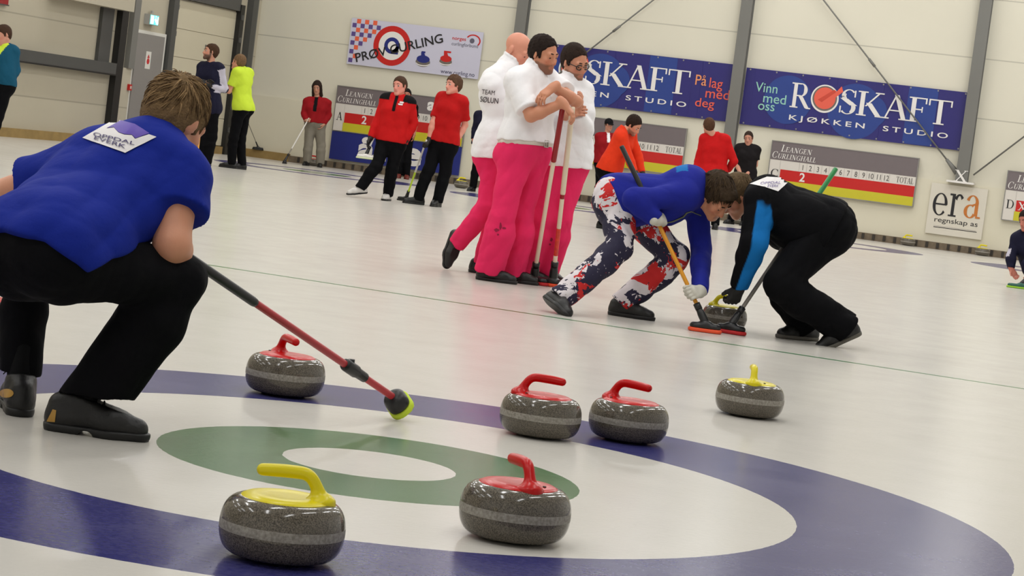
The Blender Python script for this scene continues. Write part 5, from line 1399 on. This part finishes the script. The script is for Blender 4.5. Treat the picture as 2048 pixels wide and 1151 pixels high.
# ---- 12 teal jacket, far left
D12 = 29.0
p12 = person('player in a teal jacket over a lime shirt, cut by the left edge', base=at(-26, 285, D12) * np.array([1, 1, 0]), D=D12, vox=.010, h=1.0, fat=1.0,
    pel=(0, 168, 0), pyaw=-30, ch=(10, 100, 0), cyaw=-24, shL=(27, 104, .02), shR=(-20, 96, .02), head=(6, 70, -.03), hrot=(-42, 22, 8), elL=(32, 140, .03), wrL=(20, 162, -.06), haL=(10, 172, -.08), elR=(-28, 138, 0), wrR=(-16, 165, -.08), haR=(-8, 176, -.1),
    knL=(-4, 232, -.04), anL=(-20, 296, .02), toL=(-40, 306, -.1), knR=(-22, 230, 0), anR=(-40, 292, .02), toR=(-58, 300, -.1),
    skin=(206, 146, 122), hair=(66, 46, 34), pants=k_black, top=dict(mat=[k_teal, k_lime], sleeve='long', g=.015, len=.06, seat=.006, name='jacket', cls=lambda PT: (lambda C: ((np.abs((C - PT['ch']) @ PT['Lc']) < .05 + .3 * ((C - PT['ch']) @ PT['up'])) & ((C - PT['ch']) @ PT['front'] > .03) & ((C - PT['ch']) @ PT['up'] > -.10)).astype(int))), shoes=s_black, seed=37)
# ---- 13 orange jacket, 14 capped child behind
D13 = 29.5
p13 = person('player bending forward in an orange jacket, behind the sweeper', base=at(1222, 455, D13) * np.array([1, 1, 0]), D=D13, vox=.010, h=1.0, fat=.94,
    pel=(1220, 340, 0), pyaw=62, ch=(1240, 268, -.05), cyaw=64, shR=(1243, 276, -.17), shL=(1262, 270, .16), head=(1268, 250, -.06), hrot=(62, 38, 8), elR=(1258, 316, -.18), wrR=(1270, 344, -.22), haR=(1276, 356, -.22), elL=(1276, 312, .10), wrL=(1284, 345, .0), haL=(1288, 358, .0),
    knR=(1214, 402, -.08), anR=(1206, 450, 0), toR=(1226, 460, -.05), knL=(1232, 402, .08), anL=(1226, 450, .12), toL=(1246, 458, .1),
    skin=(212, 146, 118), hair=(42, 28, 22), hairline=.10, beard=1, pants=k_black, top=dict(mat=k_orange, sleeve='long', g=.015, len=.06, seat=.006, name='jacket'), shoes=s_black, gloves='LR', glove_mat=g_black, seed=41)
D14 = 43.2
p14 = person('small player in a black cap and red jacket by the wall, behind the orange jacket', base=at(1199, 408, 43.2) * np.array([1, 1, 0]), D=D14, vox=.011, h=.90,
    pel=(1208, 326, 0), pyaw=10, ch=(1212, 274, 0), cyaw=15, head=(1218, 249, -.02), hrot=(20, 10, 7), elR=(1194, 300, 0), wrR=(1200, 322, -.06), haR=(1202, 330, -.06), elL=(1230, 300, .02), wrL=(1226, 322, -.05), haL=(1224, 330, -.05),
    knR=(1199, 366, 0), anR=(1192, 398, 0), toR=(1184, 404, -.14), knL=(1213, 366, 0), anL=(1208, 400, 0), toL=(1206, 407, -.14),
    skin=(204, 146, 122), hair=(40, 30, 26), hthick=.006, pants=k_black, top=dict(mat=[k_dred, k_white], sleeve='long', g=.015, len=.06, seat=.006, name='jacket', cls=lambda PT: (lambda C: ((np.abs((C - PT['ch']) @ PT['Lc'] - .02) < .03) & ((C - PT['ch']) @ PT['front'] > .02) & ((C - PT['ch']) @ PT['up'] > -.1)).astype(int))), shoes=s_black, seed=43)
cap_obj(p14, k_cap)
# ---- 15 red jacket from behind, 16 black T-shirt
D15 = 36.0
p15 = person('player in a red jacket seen from behind, between the two blue banners', base=at(1425, 470, D15) * np.array([1, 1, 0]), D=D15, vox=.010, h=1.03, fat=1.1,
    pel=(1425, 356, 0), pyaw=170, ch=(1430, 278, 0), cyaw=166, head=(1417, 252, 0), hrot=(196, 10, -4), sw=.172, elL=(1396, 322, .06), wrL=(1392, 356, .0), haL=(1392, 368, 0), elR=(1468, 322, -.04), wrR=(1456, 340, .16), haR=(1448, 346, .2), palmL=(1, 0, 0),
    knL=(1410, 414, 0), anL=(1402, 462, 0), toL=(1398, 460, .16), knR=(1432, 414, 0), anR=(1428, 466, 0), toR=(1428, 462, .16),
    skin=(206, 146, 122), hair=(84, 58, 42), pants=k_black, top=dict(mat=k_red, sleeve='long', g=.015, len=.06, seat=.006, name='jacket', ch=.006), shoes=s_black, seed=47)
D16 = DG(1470, 449)
p16 = person('player in a black T-shirt with red neckline looking down, under the blue banner', foot=(1470, 449), D=D16, vox=.011, h=.98,
    pel=(1490, 356, 0), pyaw=-20, ch=(1496, 296, 0), cyaw=-20, shR=(1477, 296, 0), shL=(1514, 300, 0), head=(1497, 276, -.03), hrot=(-14, 16, 7), elR=(1474, 328, -.02), wrR=(1482, 350, -.16), haR=(1485, 358, -.18), elL=(1511, 330, .0), wrL=(1494, 348, -.16), haL=(1487, 355, -.18),
    knR=(1472, 402, -.04), anR=(1462, 440, 0), toR=(1450, 447, -.12), knL=(1496, 404, 0), anL=(1488, 446, 0), toL=(1482, 453, -.14),
    skin=(204, 144, 120), hair=(56, 42, 34), hairline=.108, hthick=.008, pants=k_black, top=dict(mat=k_tee, sleeve='short', g=.013, len=.06, seat=.006), shoes=s_black, gloves='R', glove_mat=g_white, seed=53)
# ---- 17 crouching at the right edge
D17 = DG(2036, 574)
p17 = person('player crouching in dark navy at the right edge of the photo', base=at(2062, 584, D17 + .3) * np.array([1, 1, 0]), D=D17 + .3, vox=.010, h=1.0,
    pel=(2078, 540, .1), pyaw=-60, ch=(2050, 474, 0), cyaw=-50, shR=(2034, 478, -.02), shL=(2074, 478, .05), head=(2052, 440, -.08), hrot=(-46, 20, 8), elR=(2022, 512, -.06), wrR=(2022, 536, -.12), haR=(2030, 550, -.14), elL=(2080, 520, 0), wrL=(2070, 545, -.2), haL=(2062, 552, -.22),
    knR=(2056, 528, -.22), anR=(2068, 585, -.1), toR=(2050, 592, -.22), knL=(2096, 560, -.1), anL=(2104, 596, .1), toL=(2096, 604, -.1),
    skin=(196, 120, 102), hair=(40, 30, 26), pants=k_navy, top=dict(mat=[k_navy, k_stripe], sleeve='long', g=.015, len=.06, name='jacket', cls=lambda PT: (lambda C: ((np.abs((C - PT['ch']) @ PT['Lc'] + .07) < .03) & ((C - PT['ch']) @ PT['front'] > .03) & (np.abs((C - PT['ch']) @ PT['up'] + .05) < .03)).astype(int))), shoes=s_black, seed=59)
bf = ground(2040, 577)
broom(at(2110, 500, D17 - .1), bf, ((1.0, b_green, 'shaft'),), 'green-padded broom lying flat at the right edge by the crouching player', RH, pad_green, head=mat('broom_dark_teal', srgb(40, 92, 80), .5), hl=.30, group='brooms on the far ice')
# ---- 18, 19 players mostly hidden
D18 = DG(803, 357)
p18 = person('player in black mostly hidden behind the walking red jacket player', foot=(803, 356), D=D18, vox=.012, h=.98,
    pel=(808, 270, 0), pyaw=0, ch=(812, 214, 0), cyaw=5, head=(814, 190, 0), hrot=(0, 5, 7), elR=(796, 245, 0), wrR=(800, 268, -.1), haR=(802, 276, -.1), elL=(832, 245, 0), wrL=(828, 268, -.05), haL=(826, 276, -.05),
    knR=(801, 312, 0), anR=(799, 346, 0), toR=(797, 354, -.14), knL=(815, 314, 0), anL=(813, 350, 0), toL=(814, 358, -.14),
    skin=(190, 120, 96), hair=(24, 20, 20), pants=k_black, top=dict(mat=k_black, sleeve='short', g=.013, len=.06, seat=.006), shoes=mat('brown_red_shoe', srgb(110, 44, 36), .5), seed=61)
D19 = DG(948, 383)
p19 = person('player in navy mostly hidden behind the bald player, elbow and boot showing', foot=(948, 383), D=D19, vox=.012, h=.98,
    pel=(966, 290, 0), pyaw=-20, ch=(974, 232, 0), cyaw=-15, head=(978, 205, 0), hrot=(-20, 5, 7), shR=(956, 230, 0), elR=(950, 258, 0), wrR=(947, 278, -.06), haR=(948, 286, -.08), elL=(994, 262, 0), wrL=(990, 284, -.1), haL=(988, 290, -.1),
    knR=(953, 334, 0), anR=(946, 372, 0), toR=(938, 381, -.14), knL=(970, 338, 0), anL=(966, 378, 0), toL=(962, 386, -.14),
    skin=(200, 120, 98), hair=(40, 30, 26), pants=k_black, top=dict(mat=k_navy, sleeve='long', g=.015, len=.06, seat=.006, name='jacket'), shoes=s_black, seed=67)
# ================================================================ details on the players
# hair of the crouching player: locks combed away from the crown
def locks(PT, mats, n=1500, seed=4, whorl=(-.02, -.075, .085), ln=.055, w0=.0015, w1=.0028, lift_=.32, rise=0.0):
    rng = random.Random(seed); g = MB(); HR, hc, s, base = PT['HR'], PT['hc'], PT['s'], PT['base']; t = PT['ht']
    C = np.array([0, -.014 - t * .75, .032]); R = np.array([.0745 + t * .5, .096 + t * .85, .088 + t * .8]); wh = np.array(whorl) - C; wh = wh / np.linalg.norm(wh / R)
    for i in range(n):
        v = nrm([rng.gauss(0, 1), rng.gauss(0, 1), rng.gauss(0, 1)]); p = v * R
        y, z = p[1] + C[1], p[2] + C[2]
        if z < PT['hl'] + PT['hs'] * (y - .086) + rng.uniform(-.004, .012) + rise * max(0, y) / .086 or z < -.10: continue
        if abs(p[0]) > .050 and -.045 < y < .035 and z < .046: continue
        flow = p - wh; nn = nrm(p / R**2); flow = nrm(flow - nn * (flow @ nn)); tw = np.cross(nn, flow); flow = nrm(flow + tw * .45 + np.array([rng.gauss(0, .22), rng.gauss(0, .22), rng.gauss(0, .22)]))
        L = ln * rng.uniform(.6, 1.25); lift = rng.uniform(.0, lift_); q = p; pts = []
        for k in range(5):
            pts.append(hc + HR @ ((q + C) * s) - base); q = q + flow * L / 4 + nn * (lift * L / 4 * (1 - k * .35))
            nn2 = nrm(q / R**2); flow = nrm(flow - nn2 * (flow @ nn2) * .8)
        w = rng.uniform(w0, w1); g.tube(pts, [w * .8, w, w * .9, w * .6, w * .12], 5, rng.randrange(len(mats)), cap=False)
    o = g.build('hair_locks', mats, PT['hairo']); o['kind'] = 'stuff'; return o
locks(p1, [hair_mat((122, 98, 68)), hair_mat((150, 122, 86)), hair_mat((98, 76, 52))], 4600, ln=.046)
locks(p5, [hair_mat((60, 47, 34)), hair_mat((78, 62, 44)), hair_mat((44, 34, 26))], 2600, 6, ln=.042, w0=.002, w1=.0034)
locks(p2, [hair_mat((38, 28, 24)), hair_mat((50, 38, 30))], 1800, 8, ln=.022, w0=.0018, w1=.003, lift_=.2, rise=.03)
locks(p4, [hair_mat((46, 34, 28)), hair_mat((62, 46, 36))], 1800, 9, ln=.020, w0=.0018, w1=.003, lift_=.2, rise=.026)
locks(p6, [hair_mat((96, 78, 56)), hair_mat((118, 98, 72))], 1200, 10, ln=.03, w0=.002, w1=.003)
# sponsor print on the blue shirt
lp, wp = P_('logo_white', 232, 228, 228), P_('logo_purple', 88, 60, 172)
patch(p1, p1['top'], [(0, [(166, 277), (229, 241), (242, 243), (214, 259), (229, 257), (238, 267), (249, 271), (264, 272), (270, 279), (298, 270), (313, 275), (250, 307)], .004),
                      (1, [(243, 243), (270, 250), (299, 268), (271, 278), (264, 271), (249, 270), (238, 266), (229, 256), (215, 258)], .0045)], 'back_print', [lp, wp], step=7)
patch(p1, p1['top'], textpolys('OPPDAL', 0, (187, 274), (268, 293), (3, -7), .0065, .01) + textpolys('EVERK', 0, (190, 281), (250, 300), (3, -7), .0065, .01), 'back_lettering', [P_('logo_ink', 52, 40, 96)], step=5)
# white patch of the sweeper in black
patch(p6, p6['top'], [(0, [(1500, 368), (1534, 354), (1584, 357), (1570, 370), (1556, 383), (1528, 374)], .004)], 'back_print', [lp], step=6)
patch(p6, p6['top'], textpolys('OPPDAL', 0, (1520, 370), (1560, 368), (2, -5), .006, .0) + textpolys('EVERK', 0, (1534, 375), (1556, 375), (2, -5), .006, .0), 'back_lettering', [P_('patch_ink', 120, 104, 160)], step=5)
# team name on the back of the bald player
patch(p3, p3['top'], textpolys('TEAM', 0, (964, 187), (989, 190), (1, -9), .005, 0.0) + textpolys('SØLUN', 0, (961, 203), (996, 207), (1, -11), .005, .01), 'back_lettering', [P_('team_ink', 70, 62, 66)], step=5)
# red jacket emblem
patch(p7, p7['top'], [(0, [(800, 203), (808, 204), (807, 207), (799, 206)], .006), (0, [(796, 207), (806, 208), (805, 211), (797, 210)], .006)], 'chest_emblem', [lp], step=20)
# grey scuffs at the knees of the pink trousers
m_scuff = cloth('scuffed_pink', 150, 36, 66)
rg = random.Random(12)
def blob(cx, cy, rx, ry, n=11): return [(cx + rx * rg.uniform(.6, 1.1) * math.cos(2 * PI * i / n), cy + ry * rg.uniform(.6, 1.1) * math.sin(2 * PI * i / n)) for i in range(n)]
patch(p2, p2['trousers'], [(0, blob(*q), .002) for q in ((1001, 452, 3, 8), (993, 460, 6, 4), (1008, 456, 5, 2.5), (996, 469, 3, 2))], 'knee_scuff', [m_scuff], step=4)
patch(p4, p4['trousers'], [(0, blob(*q), .002) for q in ((1103, 479, 3, 5), (1100, 488, 2.5, 2))], 'knee_scuff', [m_scuff], step=4)
# belt of the middle pink trouser player
def belt(PT, m, mb, hgt, buckle):
    up, c = PT['up'], PT['pel'] + PT['up'] * hgt
    me = PT['trousers'].data; base = PT['base']
    bv = BVHTree.FromPolygons([v.co + Vector(base) for v in me.vertices], [tuple(p.vertices) for p in me.polygons])
    f0 = nrm(PT['front'] - up * (PT['front'] @ up)); l0 = np.cross(up, f0); n = 40; vs, fs = [], []
    for i in range(n):
        a = 2 * PI * i / n; d = f0 * math.cos(a) + l0 * math.sin(a); h = bv.ray_cast(Vector(c + d * .5), Vector(-d))
        r = .5 - h[3] if h[0] is not None and h[3] < .45 else .17
        for (dr, du) in ((.006, -.017), (.006, .017)): vs.append(c + d * (r + dr) + up * du - base)
    for i in range(n): j = (i + 1) % n; fs.append((2*i, 2*j, 2*j+1, 2*i+1))
    g = MB(); g.add(vs, fs, 0, True); b = g.build('belt', m, PT['root']); sd = b.modifiers.new('thick', 'SOLIDIFY'); sd.thickness = .004
    a = buckle; d = f0 * math.cos(a) + l0 * math.sin(a); h = bv.ray_cast(Vector(c + d * .5), Vector(-d)); p = np.array(h[0]) + d * .014 - base; t = np.cross(up, d)
    g = MB()
    for q0, q1 in (((-1, -1), (1, -1)), ((1, -1), (1, 1)), ((1, 1), (-1, 1)), ((-1, 1), (-1, -1)), ((0, -1), (0, 1))): g.tube([p + t * .028 * q0[0] + up * .022 * q0[1], p + t * .028 * q1[0] + up * .022 * q1[1]], .0045, 8)
    g.build('buckle', mb, b)
belt(p2, cloth('white_belt', 226, 218, 206), mat('steel_buckle', srgb(180, 176, 168), .3, metal=.8), .048, 0.0)

patch(p1, p1['shoeR'], [(0, [(94, 842), (106, 818), (113, 820), (110, 843)], .002)], 'heel_emblem', [s_gold], step=6, parent=p1['shoeR'])
patch(p1, p1['shoeL'], [(0, [(14 + 14 * math.cos(a * PI / 8), 786 + 9 * math.sin(a * PI / 8)) for a in range(16)], .002)], 'heel_emblem', [s_gold], step=6, parent=p1['shoeL'])
